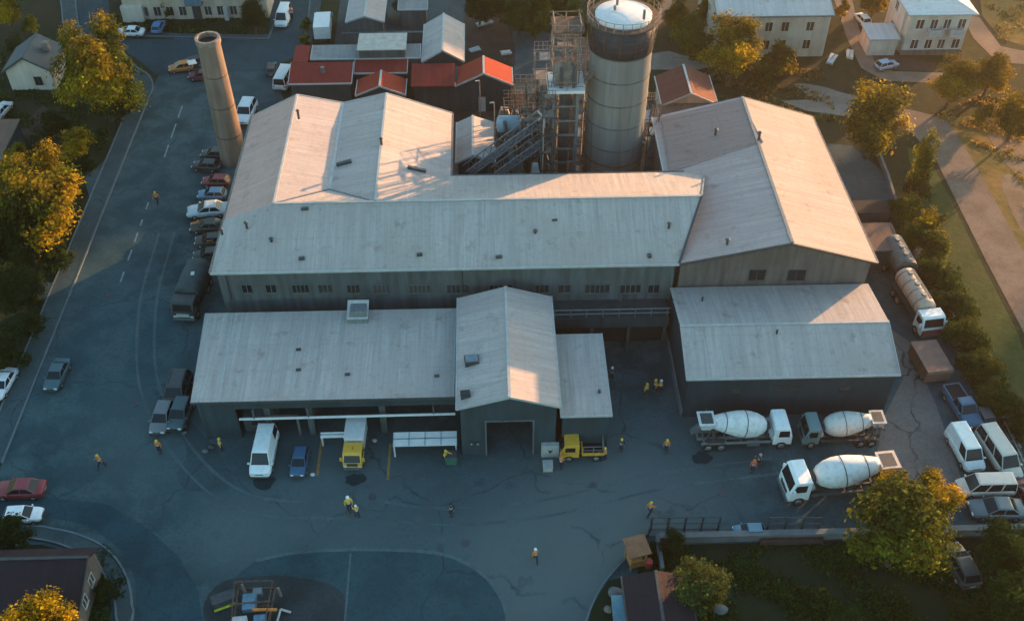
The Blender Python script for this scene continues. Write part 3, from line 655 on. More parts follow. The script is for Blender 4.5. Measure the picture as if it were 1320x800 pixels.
# lean-to
ln, LO = monopitch('lean_to_shed', 'narrow lean-to shed with pale sheet roof against the right side of the workshop', 'shed', 6.2, 10.3, 59.5, 69.0, 4.85, 5.05, M['roof_shed_y'], M['wall_blue'], .2)
MB(LO).obox((9.6, 62, 5.1), (.25, .25, .3)).build('vent_pipe', M['steel_dark'], ln)

# ------------------------------------------------------------------ link passage with railing between workshop and warehouse
KO = (11.7, 73, 0)
lk = thing('link_passage', 'low dark passage with railings below the factory wall between workshop and warehouse', 'passage', KO)
MB(KO).box(5.95, 17.3, 71.8, 74.38, 3.3, 4.6).build('deck', M['wall_dark'], lk)
MB(KO).box(5.95, 17.3, 73.2, 74.36, 0, 3.3).build('back_wall', M['black'], lk)  # black colour stands in for the shaded recess below the deck
for x in (6.2, 9.9, 13.5, 17.0): MB(KO).box(x-.15, x+.15, 71.85, 72.15, 0, 3.3).build('post', M['steel_dark'], lk)
for z in (5.1, 5.65): MB(KO).tube((6.0, 71.9, z), (17.3, 71.9, z), .06, n=6).build('rail', M['steel'], lk)
for k in range(8): MB(KO).tube((6.2+k*1.55, 71.9, 4.6), (6.2+k*1.55, 71.9, 5.65), .04, n=6).build('rail_post', M['steel'], lk)

# ------------------------------------------------------------------ warehouse in front, right
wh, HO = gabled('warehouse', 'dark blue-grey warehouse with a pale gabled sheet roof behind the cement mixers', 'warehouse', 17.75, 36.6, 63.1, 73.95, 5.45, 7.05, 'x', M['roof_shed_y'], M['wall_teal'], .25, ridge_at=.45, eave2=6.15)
for x, y, w_, h in ((1013, 499, 2.6, .3), (948, 503, .5, .35), (1090, 500, .9, .6)):
    p = at(x, y, 63.1); window(wh, HO, '-y', (p.x, 63.1, p.z), w_, h, 2, M['trim_dark'])
for k, (x0, x1) in enumerate(((975, 990),)):
    p = hit(990, 400, [(17, 68, 7.1), (36, 68, 7.1), (36, 74, 6.2)]); q2 = (p.x, 68.05, 7.2)
    MB(HO).beam((p.x-.3, 73.9, 6.3), (p.x+.5, 62.9, 5.56), .1, .06).build('roof_seam', M['steel'], wh) if False else None
for x, y in ((1001, 430), (905, 388)): 
    p = hit(x, y, [(17, 62.85, 5.5), (36, 62.85, 5.5), (36, 68, 7.1)]) if y > 420 else hit(x, y, [(17, 68, 7.1), (36, 68, 7.1), (36, 74, 6.2)])
    MB(HO).tube(up(p, -.1), up(p, .5), .1, n=8).build('vent_pipe', M['steel_dark'], wh)
MB(HO).box(17.55, 17.72, 63.2, 73.5, .0, .9).build('plinth', M['concrete'], wh)

# ------------------------------------------------------------------ chimney, silo, tower and plant in the courtyard
CO = (-30.6, 105.2, 0)
ch = thing('factory_chimney', 'tall round weathered concrete chimney standing left of the factory', 'chimney', CO)
MB(CO).lathe([(1.64, 0), (1.54, 3), (1.42, 9), (1.28, 15.9)], CO, 32).build('shaft', wallmat('chimney_concrete', (.19, .14, .112), .6), ch)
rm = MB(CO); n = 32; R0, R1 = 1.5, 1.12
pr = [(1.27, 15.8), (1.40, 15.9), (1.40, 16.5), (1.10, 16.5), (1.10, 13.0)]
rm.lathe(pr, CO, n, cap=False, smooth=False); rm.build('rim', M['rust_pale'], ch)
MB(CO).lathe([(1.09, 15.95), (1.09, 15.99)], CO, n).build('flue_disc', M['black'], ch)  # black disc closing the flue just below the rim
for z in (4, 8, 12): MB(CO).lathe([(1.58-.022*z, z-.07), (1.63-.022*z, z-.07), (1.63-.022*z, z+.07), (1.58-.022*z, z+.07)], CO, n, cap=False).build('steel_band', M['rust'], ch)

SO = (14.2, 97.2, 0)
si = thing('silo', 'big round grey cement silo with a white top deck behind the factory', 'silo', SO)
sm_ = NT('silo_steel'); n1 = sm_.noise(1, 5, sm_.map((1.1, 1.1, .06))); n2 = sm_.noise(.8, 5); n3 = sm_.noise(1, 4, sm_.map((3.2, 3.2, .10)))
cs = (.17, .168, .162); col = sm_.mix(sm_.rng(n1, .35, .68), sc3(cs, 1.08), sc3(cs, .8)); col = sm_.mix(sm_.rng(n3, .52, .72, 0, .6), col, sc3(cs, .5)); col = sm_.mix(sm_.rng(n2, .5, .75, 0, .5), col, (.20, .165, .13)); sm_.fin(col, .8, 0, .1); M['silo'] = sm_.m
M['hoop'] = mottled('hoop_steel', (.085, .088, .088), .4, 1.5, .8)
MB(SO).lathe([(3.25, 0), (3.25, 19.4)], SO, 48).build('drum', M['silo'], si)
MB(SO).lathe([(3.27, 19.4), (3.35, 19.4), (3.35, 22.5), (3.27, 22.5)], SO, 48).build('dark_collar', mottled('collar_navy', (.022, .03, .042), .4, 1.5, .6), si)
for z in (2.6, 5.4, 8.2, 11, 13.8, 16.6, 19.3): MB(SO).lathe([(3.25, z-.06), (3.32, z-.06), (3.32, z+.06), (3.25, z+.06)], SO, 48, cap=False).build('hoop', M['hoop'], si)
MB(SO).lathe([(3.27, 6.2), (3.38, 6.2), (3.38, 6.35), (3.27, 6.35)], SO, 48, cap=False).build('hoop', M['rust'], si)
MB(SO).lathe([(2.9, 22.5), (2.9, 22.95), (2.8, 23.0), (0.01, 23.06)], SO, 48).build('top_deck', M['white'], si)
rg = MB(SO); rg.lathe([(3.0, 22.55), (3.75, 22.55), (3.75, 22.68), (3.0, 22.68)], SO, 40, cap=False, smooth=False); rg.build('walkway', M['rust'], si)
rl = MB(SO); nn = 26
for z in (23.15, 23.65):
    for k in range(nn):
        a, b = 2*math.pi*k/nn, 2*math.pi*(k+1)/nn; rl.tube((SO[0]+3.72*math.cos(a), SO[1]+3.72*math.sin(a), z), (SO[0]+3.72*math.cos(b), SO[1]+3.72*math.sin(b), z), .035, n=5, caps=False)
for k in range(nn):
    a = 2*math.pi*k/nn; c_, s_ = math.cos(a), math.sin(a); rl.tube((SO[0]+3.72*c_, SO[1]+3.72*s_, 22.6), (SO[0]+3.72*c_, SO[1]+3.72*s_, 23.7), .04, n=5)
rl.build('railing', M['rust_pale'], si)
bk = MB(SO)
for k in range(13):
    a = 2*math.pi*k/13+.2; c_, s_ = math.cos(a), math.sin(a)
    bk.beam((SO[0]+3.36*c_, SO[1]+3.36*s_, 19.6), (SO[0]+3.72*c_, SO[1]+3.72*s_, 22.5), .07)
for z in (20.4, 21.4):
    for k in range(26):
        a, b = 2*math.pi*k/26, 2*math.pi*(k+1)/26; r = 3.46+.1*(z-20.4); bk.tube((SO[0]+r*math.cos(a), SO[1]+r*math.sin(a), z), (SO[0]+r*math.cos(b), SO[1]+r*math.sin(b), z), .03, n=4, caps=False)
bk.build('bracket_cage', M['rust'], si)
la = MB(SO)
for s_ in (-.22, .22):
    la.tube((SO[0]-3.2+s_, SO[1]+1.6, 0), (SO[0]-3.2+s_, SO[1]+1.6, 23.6), .04, n=5)
for k in range(60): la.tube((SO[0]-3.42, SO[1]+1.6, .4+k*.38), (SO[0]-2.98, SO[1]+1.6, .4+k*.38), .02, n=4)
la.build('ladder', M['rust_pale'], si)
for k, (a, r, h) in enumerate(((1.9, 1.6, .5), (2.6, 1.0, .35), (5.6, 2.4, .9))):
    MB(SO).tube((SO[0]+r*math.cos(a), SO[1]+r*math.sin(a), 23.1), (SO[0]+r*math.cos(a), SO[1]+r*math.sin(a), 23.2+h), .14, n=8).build('vent_pipe', M['steel'], si)

TY = 94.0
x0, x1 = at(712, 200, TY).x, at(741, 200, TY).x; TZ = at(728, 118, TY).z; TO = ((x0+x1)/2, TY+1.4, 0)
tw = thing('elevator_tower', 'grey steel bucket elevator tower with a white platform beside the silo', 'tower', TO)
ya, yb = TY, TY+2.6
for x in (x0, x1):
    for y in (ya, yb): MB(TO).beam((x, y, 0), (x, y, TZ), .32, .32).build('leg', M['steel'], tw)
br = MB(TO)
for k in range(8):
    z = 1.5+k*(TZ-1.5)/8; z2 = z+(TZ-1.5)/8
    for y in (ya, yb): br.beam((x0, y, z), (x1, y, z), .2)
    for x in (x0, x1): br.beam((x, ya, z), (x, yb, z), .12); br.beam((x, ya, z), (x, yb, z2), .08)
br.build('bracing', M['steel'], tw)
MB(TO).box((x0+x1)/2-.5, (x0+x1)/2+.5, ya+.9, ya+1.8, 0, TZ).build('elevator_casing', M['steel_dark'], tw)
MB(TO).box(x0-.7, x1+.7, ya-.5, yb+.7, TZ, TZ+.35).build('platform', M['white'], tw)
hb_ = MB(TO); hb_.box(x0+.1, x1-.1, ya+.5, yb-.1, TZ+.35, TZ+1.7); hb_.frust(x0+.1, x1-.1, ya+.5, yb-.1, TZ+1.7, x0+.7, x1-.7, ya+1, yb-.6, TZ+2.4); hb_.build('head_box', M['rust_pale'], tw)
for x in ((x0+x1)/2-.55, (x0+x1)/2+.75): MB(TO).beam((x, ya+.1, TZ+.35), (x, ya+.5, TZ+2.6), .34, .3).build('drive_housing', M['blue'] if False else M['steel_dark'], tw)
rl = MB(TO)
for z in (TZ+.85, TZ+1.35):
    for a, b in (((x0-.7, ya-.5), (x1+.7, ya-.5)), ((x1+.7, ya-.5), (x1+.7, yb+.7)), ((x0-.7, ya-.5), (x0-.7, yb+.7)), ((x0-.7, yb+.7), (x1+.7, yb+.7))): rl.tube((*a, z), (*b, z), .035, n=5)
for x in (x0-.7, (x0+x1)/2, x1+.7):
    for y in (ya-.5, yb+.7): rl.tube((x, y, TZ+.35), (x, y, TZ+1.4), .035, n=5)
rl.build('railing', M['rust_pale'], tw)
# scaffold mast above the platform
tz = at(728, 24, TY+2).z; ms = MB(TO); a0, a1, b0, b1 = x0-.1, x1+.1, ya+.9, yb+1.2
for x in (a0, (a0+a1)/2, a1):
    for y in (b0, b1): ms.tube((x, y, TZ+.3), (x, y, tz+random.uniform(-.2, .4)), .07, n=5)
for k in range(5):
    z = TZ+1.6+k*(tz-TZ-1.8)/4
    for y in (b0, b1): ms.tube((a0-.3, y, z), (a1+.3, y, z), .05, n=5)
    for x in (a0, a1): ms.tube((x, b0, z), (x, b1, z), .05, n=5)
    if k < 4:
        z2 = z+(tz-TZ-1.8)/4; ms.tube((a0, b0, z), (a1, b0, z2), .035, n=4); ms.tube((a1, b1, z), (a0, b1, z2), .035, n=4)
ms.build('scaffold_mast', M['rust_pale'], tw)
MB(TO).box(a0-.2, a1+.4, b0-.2, b1+.2, tz-1.0, tz-.85).build('scaffold_deck', M['rust'], tw)

# conveyors
def conveyor(p0, p1, w_, label, m='steel'):
    p0, p1 = Vector(p0), Vector(p1); o = ((p0.x+p1.x)/2, (p0.y+p1.y)/2, 0); t = thing('conveyor', label, 'conveyor', o, group='inclined conveyors')
    d = (p1-p0).normalized(); s = d.cross(Vector((0, 0, 1))).normalized(); u = s.cross(d)
    MB(o).beam(p0, p1, w_*.7, .12).build('belt', M['steel_dark'], t)
    for k in (-1, 1):
        f = MB(o); off = s*(k*w_/2); f.beam(p0+off, p1+off, .12); f.beam(p0+off+u*.9, p1+off+u*.9, .10); N = 11
        for j in range(N):
            a, b = p0+(p1-p0)*(j/N), p0+(p1-p0)*((j+1)/N); f.beam(a+off, b+off+u*.9, .06); f.beam(b+off, b+off+u*.9, .06)
        f.build('side_truss', M[m], t)
    for q_ in (.25, .7):
        a = p0+(p1-p0)*q_
        tr_ = MB(o); tr_.beam((a.x-.5, a.y, 0), a, .16); tr_.beam((a.x+.7, a.y, 0), a, .16); tr_.build('trestle', M['steel_dark'], t)
conveyor(at(604, 224, 92.5), at(712, 146, 95), 1.2, 'upper steel truss conveyor climbing from the courtyard to the elevator tower')
conveyor(at(640, 226, 91.5), at(716, 172, 94.0), 1.0, 'lower steel conveyor running under the longer one to the tower foot')

# tank, frames and hoppers between the sheds and the tower
p = at(658, 160, 97); r = .95; TKO = (p.x, p.y, 0)
tk = thing('storage_tank', 'blue-grey horizontal steel tank on legs beside the conveyors', 'tank', TKO)
MB(TKO).lathe([(.3, -1.55), (r*.8, -1.45), (r, -1.2), (r, 1.2), (r*.8, 1.45), (.3, 1.55)], (p.x, p.y, p.z), 20, axis='x').build('shell', mottled('tank_paint', (.20, .27, .31), .25, 2, .5), tk)
for dx in (-.9, .9):
    MB(TKO).box(p.x+dx-.12, p.x+dx+.12, p.y-.7, p.y+.7, 0, p.z-.6).build('leg', M['steel_dark'], tk)
def frame(px0, px1, ytop, Y, dep, label, m, hop=True, seed=0, bays=2, zlo=0):
    rn = random.Random(seed); a, b = at(px0, ytop, Y), at(px1, ytop, Y); H = a.z; o = ((a.x+b.x)/2, Y+dep/2, 0)
    t = thing('process_frame', label, 'steel frame', o, group='steel process frames in the courtyard')
    f = MB(o)
    for k in range(bays+1):
        x = a.x+(b.x-a.x)*k/bays
        for y in (Y, Y+dep): f.beam((x, y, 0), (x, y, H+rn.uniform(-.3, 1.0)), .11)
    lv = max(3, int(H/2.2))
    for j in range(lv+1):
        z = H*j/lv
        for y in (Y, Y+dep): f.beam((a.x-.2, y, z), (b.x+.2, y, z), .09)
        for x in (a.x, b.x): f.beam((x, Y, z), (x, Y+dep, z), .09)
        if j < lv:
            for k in range(bays):
                xa, xb = a.x+(b.x-a.x)*k/bays, a.x+(b.x-a.x)*(k+1)/bays
                if rn.random() < .7: f.beam((xa, Y, z), (xb, Y, z+H/lv), .05)
                if rn.random() < .5: f.beam((xb, Y+dep, z), (xa, Y+dep, z+H/lv), .05)
    f.build('frame', M[m], t)
    for j in range(1, lv+1):
        if rn.random() < .75:
            z = H*j/lv; MB(o).box(a.x+rn.uniform(0, .3)*(b.x-a.x), b.x-rn.uniform(0, .3)*(b.x-a.x), Y+.1, Y+dep*rn.uniform(.5, .95), z-.06, z+.02).build('grating', M[rn.choice(['rust', 'steel', 'rust_pale'])], t)
    if hop:
        cx, cy = (a.x+b.x)/2+rn.uniform(-.4, .4), Y+dep/2; w_ = min(1.5, (b.x-a.x)*.36); z = H*rn.uniform(.5, .75)
        hp = MB(o); hp.frust(cx-.2, cx+.2, cy-.2, cy+.2, z-1.6, cx-w_, cx+w_, cy-w_, cy+w_, z); hp.box(cx-w_, cx+w_, cy-w_, cy+w_, z, z+.9); hp.build('hopper', M[rn.choice(['rust_pale', 'steel', 'trim'])], t)
    for k in range(5):
        x = rn.uniform(a.x, b.x); y = rn.uniform(Y, Y+dep); z = rn.uniform(.3, 1)*H; pb = MB(o)
        pb.tube((x, y, z*.3), (x, y, z), .12, n=6); pb.tube((x, y, z), (x+rn.uniform(-1.2, 1.2), y+rn.uniform(-.6, .6), z+rn.uniform(-.4, .5)), .12, n=6); pb.build('pipe', M[rn.choice(['rust_pale', 'steel', 'rust', 'trim'])], t)
    for y in (Y, Y+dep):
        rl = MB(o)
        for z in (H+.5, H+1.0): rl.tube((a.x, y, z), (b.x, y, z), .035, n=5)
        for k in range(5):
            x = a.x+(b.x-a.x)*k/4; rl.tube((x, y, H), (x, y, H+1), .03, n=4)
        rl.build('railing', M['rust_pale'], t)
    return t
frame(664, 694, 122, 98.5, 2.4, 'rusty open steel frame with gratings just left of the elevator tower', 'rust', seed=1)
frame(690, 712, 78, 99.2, 2.2, 'tall thin rusty pipe frame close behind the elevator tower', 'rust_pale', seed=2, bays=1)
frame(742, 760, 84, 98.6, 2.0, 'narrow rusty pipe frame squeezed between elevator tower and silo', 'rust_pale', seed=3, bays=1)
frame(672, 704, 158, 94.6, 2.2, 'low dark steel frame with a hopper under the conveyors', 'steel_dark', seed=4)
frame(838, 850, 150, 97.5, 3.2, 'narrow dark steel frame between the silo and the right wing', 'steel_dark', seed=6, bays=1)
frame(650, 674, 140, 101.5, 2.2, 'far rusty pipe frame behind the tank and conveyors', 'rust', seed=8, bays=2)
frame(712, 742, 60, 99.0, 1.6, 'tall pale pipe frame rising right behind the tower platform', 'rust_pale', seed=9, bays=2, hop=False)
frame(700, 716, 128, 92.6, 1.8, 'slim dark ladder frame touching the left legs of the elevator tower', 'steel_dark', seed=12, bays=1, hop=False)
for k in range(9):
    rq = random.Random(40+k); xa = rq.uniform(648, 752); pa = at(xa, rq.uniform(120, 190), rq.uniform(95, 99)); o = (pa.x, pa.y, 0); z_ = min(pa.z, 12)
    t = thing('duct', ('bent duct low between the conveyors', 'bent duct rising beside the tank', 'grey duct behind the conveyors', 'rusty duct beside the tower legs', 'pale duct in front of the silo drum', 'thin duct crossing behind the lower conveyor', 'duct elbow above the hopper frame', 'vertical duct beside the rusty frame', 'duct stub between tank and rusty frame')[k], 'duct', o, group='ducts in the courtyard')
    d_ = MB(o); d_.tube((pa.x, pa.y, 0), (pa.x, pa.y, z_), .2, n=8); d_.tube((pa.x, pa.y, z_), (pa.x+rq.uniform(-1.6, 1.6), pa.y+rq.uniform(-.4, .8), z_+rq.uniform(.2, 1.2)), .2, n=8); d_.build('tube', M[rq.choice(['steel', 'rust', 'rust_pale', 'steel_dark'])], t)
    MB(o).lathe([(.2, z_*.5-.05), (.27, z_*.5-.05), (.27, z_*.5+.05), (.2, z_*.5+.05)], (pa.x, pa.y, 0), 10, cap=False).build('flange', M['steel'], t)
gwk = thing('gangway', 'thin steel gangway from the elevator tower to the silo top', 'gangway', (10.5, 96, 0))
ga, gb = Vector((x1+.7, TY+1.6, TZ+.2)), Vector((11.4, 95.6, TZ+1.2))
MB((10.5, 96, 0)).beam(ga, gb, .8, .08).build('deck', M['rust_pale'], gwk)
for s in (-1, 1): MB((10.5, 96, 0)).tube(ga+Vector((0, s*.4, .9)), gb+Vector((0, s*.4, .9)), .04, n=5).build('handrail', M['rust_pale'], gwk)
for px_, py_, Y, h, lab in ((637, 132, 98, None, 'thin steel post standing in the courtyard by the small gabled roof'), (618, 104, 112, None, 'thin lamp post in front of the red roofed shed')):
    p = at(px_, py_, Y); o = (p.x, p.y, 0); t = thing('lamp_post', lab, 'lamp post', o)
    MB(o).tube((p.x, p.y, 0), (p.x, p.y, p.z), .09, .06, n=6).build('pole', M['rust_pale'], t); MB(o).beam((p.x, p.y, p.z), (p.x-.5, p.y-.2, p.z+.05), .12, .1).build('lamp_head', M['trim'], t)
for k, (px_, py_, s, m) in enumerate(((668, 206, 1.3, 'steel'), (690, 210, 1.0, 'trim'), (655, 178, 1.2, 'trim'), (650, 140, 1.4, 'rust_pale'), (664, 142, 1.1, 'steel'), (842, 176, 1.0, 'blue'), (700, 196, 1.2, 'steel'))):
    Y = (93.5, 92.6, 97, 104, 103, 98, 97.6)[k]; p = at(px_, py_, Y); zt = min(p.z, 7.8); o = (p.x, Y, 0)
    lab = ('grey pump unit with pipes low in the dark courtyard', 'pale pump unit beside the foot of the elevator tower', 'pale switch cabinet below the blue-grey tank', 'rusty crusher machine behind the small gabled roof', 'grey mill machine right behind the rusty crusher', 'small blue-topped machine between silo and right wing', 'grey filter unit under the rusty steel frame')[k]
    t = thing('machine', lab, 'machine', o, group='machines in the courtyard')
    MB(o).box(p.x-s*.6, p.x+s*.6, Y-s*.5, Y+s*.5, 0, zt*.75).build('housing', M[m], t)
    MB(o).frust(p.x-s*.6, p.x+s*.6, Y-s*.5, Y+s*.5, zt*.75, p.x-s*.3, p.x+s*.3, Y-s*.3, Y+s*.3, zt).build('hood', M[m], t)
    MB(o).tube((p.x+s*.4, Y-s*.55, .3), (p.x+s*.4, Y-s*.55, zt*.7), .13, n=6).tube((p.x+s*.4, Y-s*.55, zt*.7), (p.x-s*.9, Y-s*.6, zt*.72), .13, n=6).build('pipe', M['steel'], t)
# small gabled roof in the courtyard
sg, _ = gabled('courtyard_shed', 'small gabled shed with pale sheet roof tucked inside the courtyard behind the factory', 'shed', -3.2, .7, 95.2, 102.6, 6.4, 7.25, 'y', M['roof_x'], M['wall_dark'], .25, ridge_at=.43)
# ------------------------------------------------------------------ buildings behind and around
t, o = monopitch('red_roofed_shed', 'long low shed with dull red roof at the street end', 'shed', -24.6, -17.1, 115.8, 119.3, 4.0, 4.6, M['roof_red_y'], M['wall_dark'])
MB(o).slab([(-24.7, 119.62, 4.74), (-22.75, 119.62, 4.74), (-22.75, 123.6, 4.9), (-24.7, 123.6, 4.9)], .14).build('side_roof', M['roof_red_y'], t)
MB(o).solid([(-24.5, 119.5, 4.55), (-22.9, 119.5, 4.55), (-22.9, 123.4, 4.7), (-24.5, 123.4, 4.7)]).build('side_wall', M['wall_dark'], t)
MB(o).tube((-20.6, 117.6, 4.3), (-20.6, 117.6, 5.2), .25, n=8).build('vent_pipe', M['steel'], t)
t, o = monopitch('flat_roofed_store', 'flat pale grey roofed store with a raised roof box behind the red roofs', 'store', -22.3, -8.6, 120.9, 123.7, 4.45, 4.6, M['roof_grey'], M['wall'])
MB(o).box(-16.2, -10.3, 120.7, 124.4, 4.3, 5.7).build('upper_wall', M['wall'], t)
MB(o).slab([(-16.4, 120.5, 5.85), (-10.1, 120.5, 5.85), (-10.1, 124.6, 5.95), (-16.4, 124.6, 5.95)], .12).build('upper_roof', mottled('roof_stone', (.36, .35, .31), .2, 1.5, .8), t)
t, o = monopitch('red_roofed_shed', 'narrow dark red lean-to roof between the two larger red roofed sheds', 'shed', -16.5, -10.2, 118.1, 120.3, 4.0, 4.3, M['roof_red_y'], M['wall_dark'])
t, o = gabled('red_gabled_shed', 'little bright red gabled shed in the middle of the red roofs', 'shed', -16.0, -10.3, 113.9, 117.0, 3.5, 4.7, 'y', M['roof_red_x'], M['wall_dark'], .3)
t, o = gabled('red_gabled_shed', 'red roofed shed whose right gable faces the factory, right end of the red roofs', 'shed', -3.5, 3.2, 115.0, 118.6, 4.0, 5.6, 'y', M['roof_red_x'], M['wall_dark'], .3)
MB(o).solid([(-9.1, 115.2, 3.95), (-3.5, 115.2, 3.95), (-3.5, 118.5, 4.55), (-9.1, 118.5, 4.55)]).build('side_wall', M['wall_dark'], t)
MB(o).slab([(-9.35, 114.7, 3.98), (-3.85, 114.7, 3.98), (-3.85, 118.9, 4.72), (-9.35, 118.9, 4.72)], .14).build('side_roof', M['roof_red_y'], t)
MB(o).box(-.9, .0, 114.85, 114.96, 0, 2.1).build('door', M['trim'], t)
t, o = gabled('grey_gabled_shed', 'tall grey gabled shed with a light right slope behind the red roofs', 'shed', -7.9, -2.9, 120.2, 129.4, 4.4, 5.9, 'y', M['roof_x'], M['wall_dark'], .25)
t, o = gabled('grey_gabled_shed', 'pale sheet roofed shed cut by the top edge behind the grey yard wall', 'shed', -18.8, -14.0, 132.2, 141, 3.6, 4.4, 'y', M['roof_x'], M['wall'], .25)
t, o = monopitch('garden_hut', 'small grey hut to the right of the pale sheet roofed shed at the top edge', 'hut', -11.9, -8.2, 136.5, 140, 3.0, 3.2, M['roof_grey'], M['wall'])
wy = tag(MB((-14, 131.2, 0)).box(-19.6, -8.3, 131.1, 131.35, 0, 2.3).box(-19.7, -8.2, 131.0, 131.45, 2.3, 2.42).build('yard_wall', M['wall']), 'grey rendered yard wall behind the flat roofed store', 'wall')
# brown roofed house right of the silo
t, o = gabled('brown_roofed_house', 'brown-red tiled house between the silo and the golden tree', 'house', 21.6, 27.9, 108.4, 114.4, 4.9, 6.4, 'y', M['roof_brick'], M['wall_cream'], .3)
MB(o).solid([(20.4, 105.9, 4.0), (27.8, 105.9, 4.0), (27.8, 108.4, 4.9), (20.4, 108.4, 4.9)]).build('front_wall', M['wall_dark'], t)
MB(o).slab([(20.1, 105.6, 4.1), (28.1, 105.6, 4.1), (28.1, 108.2, 5.0), (20.1, 108.2, 5.0)], .13).build('front_roof', M['roof_rust'], t)
MB(o).beam((20.1, 105.55, 4.05), (28.1, 105.55, 4.05), .1, .24).build('eave_board', M['white'], t)
t, o = monopitch('white_hut', 'small white flat roofed hut squeezed between silo and brown roofed house', 'hut', 18.3, 20.1, 107.9, 109.9, 2.7, 2.8, M['roof_white'], M['wall_white'])
# white houses, upper right
t, o = gabled('white_house', 'long white two-storey house with pale roof behind the golden tree, top edge', 'house', 31.4, 46.6, 127.2, 141, 6.3, 8.2, 'x', M['roof_white'], M['wall_cream'], .35, trim='steel')
for k, px_ in enumerate((931, 951, 965, 990, 1011, 1043)):
    for z in (4.6, 1.9): 
        x = at(px_, 40, 127.2).x; window(t, o, '-y', (x, 127.2, z), .95, 1.3, 2, M['wall_cream'])
for y in (129.5, 133): window(t, o, '-x', (31.4, y, 4.6), 1, 1.3, 2, M['white'])
MB(o).box(37.5, 38.1, 130.5, 131.1, 7.2, 8.6).build('chimney', M['wall_warm'], t); MB(o).box(41.6, 42.2, 130, 130.6, 7.1, 8.3).build('chimney', M['concrete'], t)
HO2 = (61.6, 131.3, 0); t = thing('apartment_house', 'cream apartment house with balconies in the hazy upper right corner', 'house', HO2)
MB(HO2).box(57.5, 65.7, 127.3, 135.5, 0, 6.3).build('wall', M['wall_white'], t)
rf = MB(HO2); rf.frust(56.9, 66.3, 126.7, 136.1, 6.3, 60.2, 63, 129.9, 132.9, 7.6); rf.build('roof', M['roof_white_x'], t)
MB(HO2).box(56.85, 66.35, 126.65, 136.15, 6.12, 6.29).build('eave_trim', M['trim'], t)
for z in (1.6, 4.6):
    for x, w_ in ((59.0, 1.0), (60.9, .9), (62.7, .9), (64.7, 1.0)): window(t, HO2, '-y', (x, 127.3, z), w_, 1.35, 2, M['white'])
    for y in (129.2, 132.6): window(t, HO2, '-x', (57.5, y, z), 1.0, 1.3, 2, M['white'])
for x in (60.4, 63.2):
    b = MB(HO2); b.box(x-.2, x+1.7, 126.2, 127.29, 3.25, 3.4); bo = b.build('balcony', M['wall_white'], t)
    b = MB(HO2); b.box(x-.2, x+1.7, 126.2, 126.28, 3.4, 4.2); b.box(x-.2, x-.12, 126.28, 127.28, 3.4, 4.2); b.box(x+1.62, x+1.7, 126.28, 127.28, 3.4, 4.2); b.build('parapet', M['trim'], bo)
MB(HO2).box(57.1, 57.49, 128.6, 130.6, 0, 6.0).build('wall_pier', M['wall_white'], t)
MB(HO2).box(57.3, 65.9, 127.1, 127.29, 0, .7).build('plinth', M['wall_warm'], t)
p = G(1140, 44, 2.6); t, o = monopitch('white_garage', 'small white flat roofed garage left of the cream apartment house', 'garage', p.x-2.2, p.x+1.6, p.y-1.2, p.y+2.6, 2.5, 2.6, M['roof_white'], M['wall_white'])
# apartment building top left
AO = (-41.6, 145, 0); t = thing('apartment_block', 'long beige apartment block with two rows of windows along the top left edge', 'building', AO)
MB(AO).box(-51.8, -31.2, 140.2, 150.5, 0, 7.5).build('wall', M['wall_cream'], t)
MB(AO).box(-52.1, -30.9, 139.9, 150.8, 7.5, 7.8).build('roof', M['roof_grey'], t)
for k in range(11):
    x = -50.7+k*1.82
    for z in (1.3, 4.1):
        if k == 5 and z < 2: continue
        window(t, AO, '-y', (x, 140.2, z), .95, 1.35, 2, M['trim'])
MB(AO).box(-52.0, -49.0, 139.4, 140.19, 0, 2.4).build('porch', M['wall_white'], t)
bo = MB(AO).box(-42.6, -40.2, 139.0, 140.19, 2.6, 2.75).build('balcony', M['concrete'], t); MB(AO).box(-42.6, -40.2, 139.0, 139.08, 2.75, 3.6).build('awning', M['blue'], bo)
MB(AO).box(-42, -40.8, 140.1, 140.25, 0, 2.2).build('door', M['wall_dark'], t)
MB(AO).box(-37.5, -36.9, 139.6, 140.19, 0, 2).build('downpipe_box', M['trim'], t)
# houses on the left
t, o = gabled('white_house', 'small white gabled house with slate roof beside the big golden tree', 'house', -62.4, -56.7, 121.7, 127.4, 3.1, 4.9, 'y', M['roof_slate'], M['wall_white'], .35, trim='steel_dark')
window(t, o, '-y', (-58.6, 121.7, 1.4), .9, 1.1, 2, M['steel_dark'])
MB(o).box(-58, -57.2, 124.6, 125.4, 4.0, 5.2).build('chimney', M['rust_pale'], t)
t, o = monopitch('brown_shed', 'wide dark brown flat shed among the trees at the left edge', 'shed', -66, -57.3, 103.5, 110.2, 2.5, 2.8, M['roof_rust'], M['wall_dark'], trim='trim_dark')
t, o = monopitch('dark_shed', 'low dark grey shed in front of the brown flat shed', 'shed', -63, -56.5, 99.2, 103.2, 2.2, 2.6, M['roof_slate'], M['wall_dark'], trim='steel_dark')
t, o = gabled('dark_roofed_house', 'dark roofed house with a white right gable inside the road bend', 'house', -47, -32.2, 42.6, 48.2, 2.9, 4.2, 'x', M['roof_dark'], M['wall_warm'], .4, ridge_at=.72, trim='trim_dark')
for y in (44.3, 46.2): window(t, o, '+x', (-32.2, y, 1.7), .8, 1.0, 2, M['trim'])
t, o = gabled('dark_roofed_shed', 'dark plum roofed shed at the bottom edge beside the pale olive tree', 'shed', 10.2, 14.9, 36, 44.2, 2.9, 3.6, 'y', M['roof_dark'], M['wall_dark'], .3, trim='trim_dark')
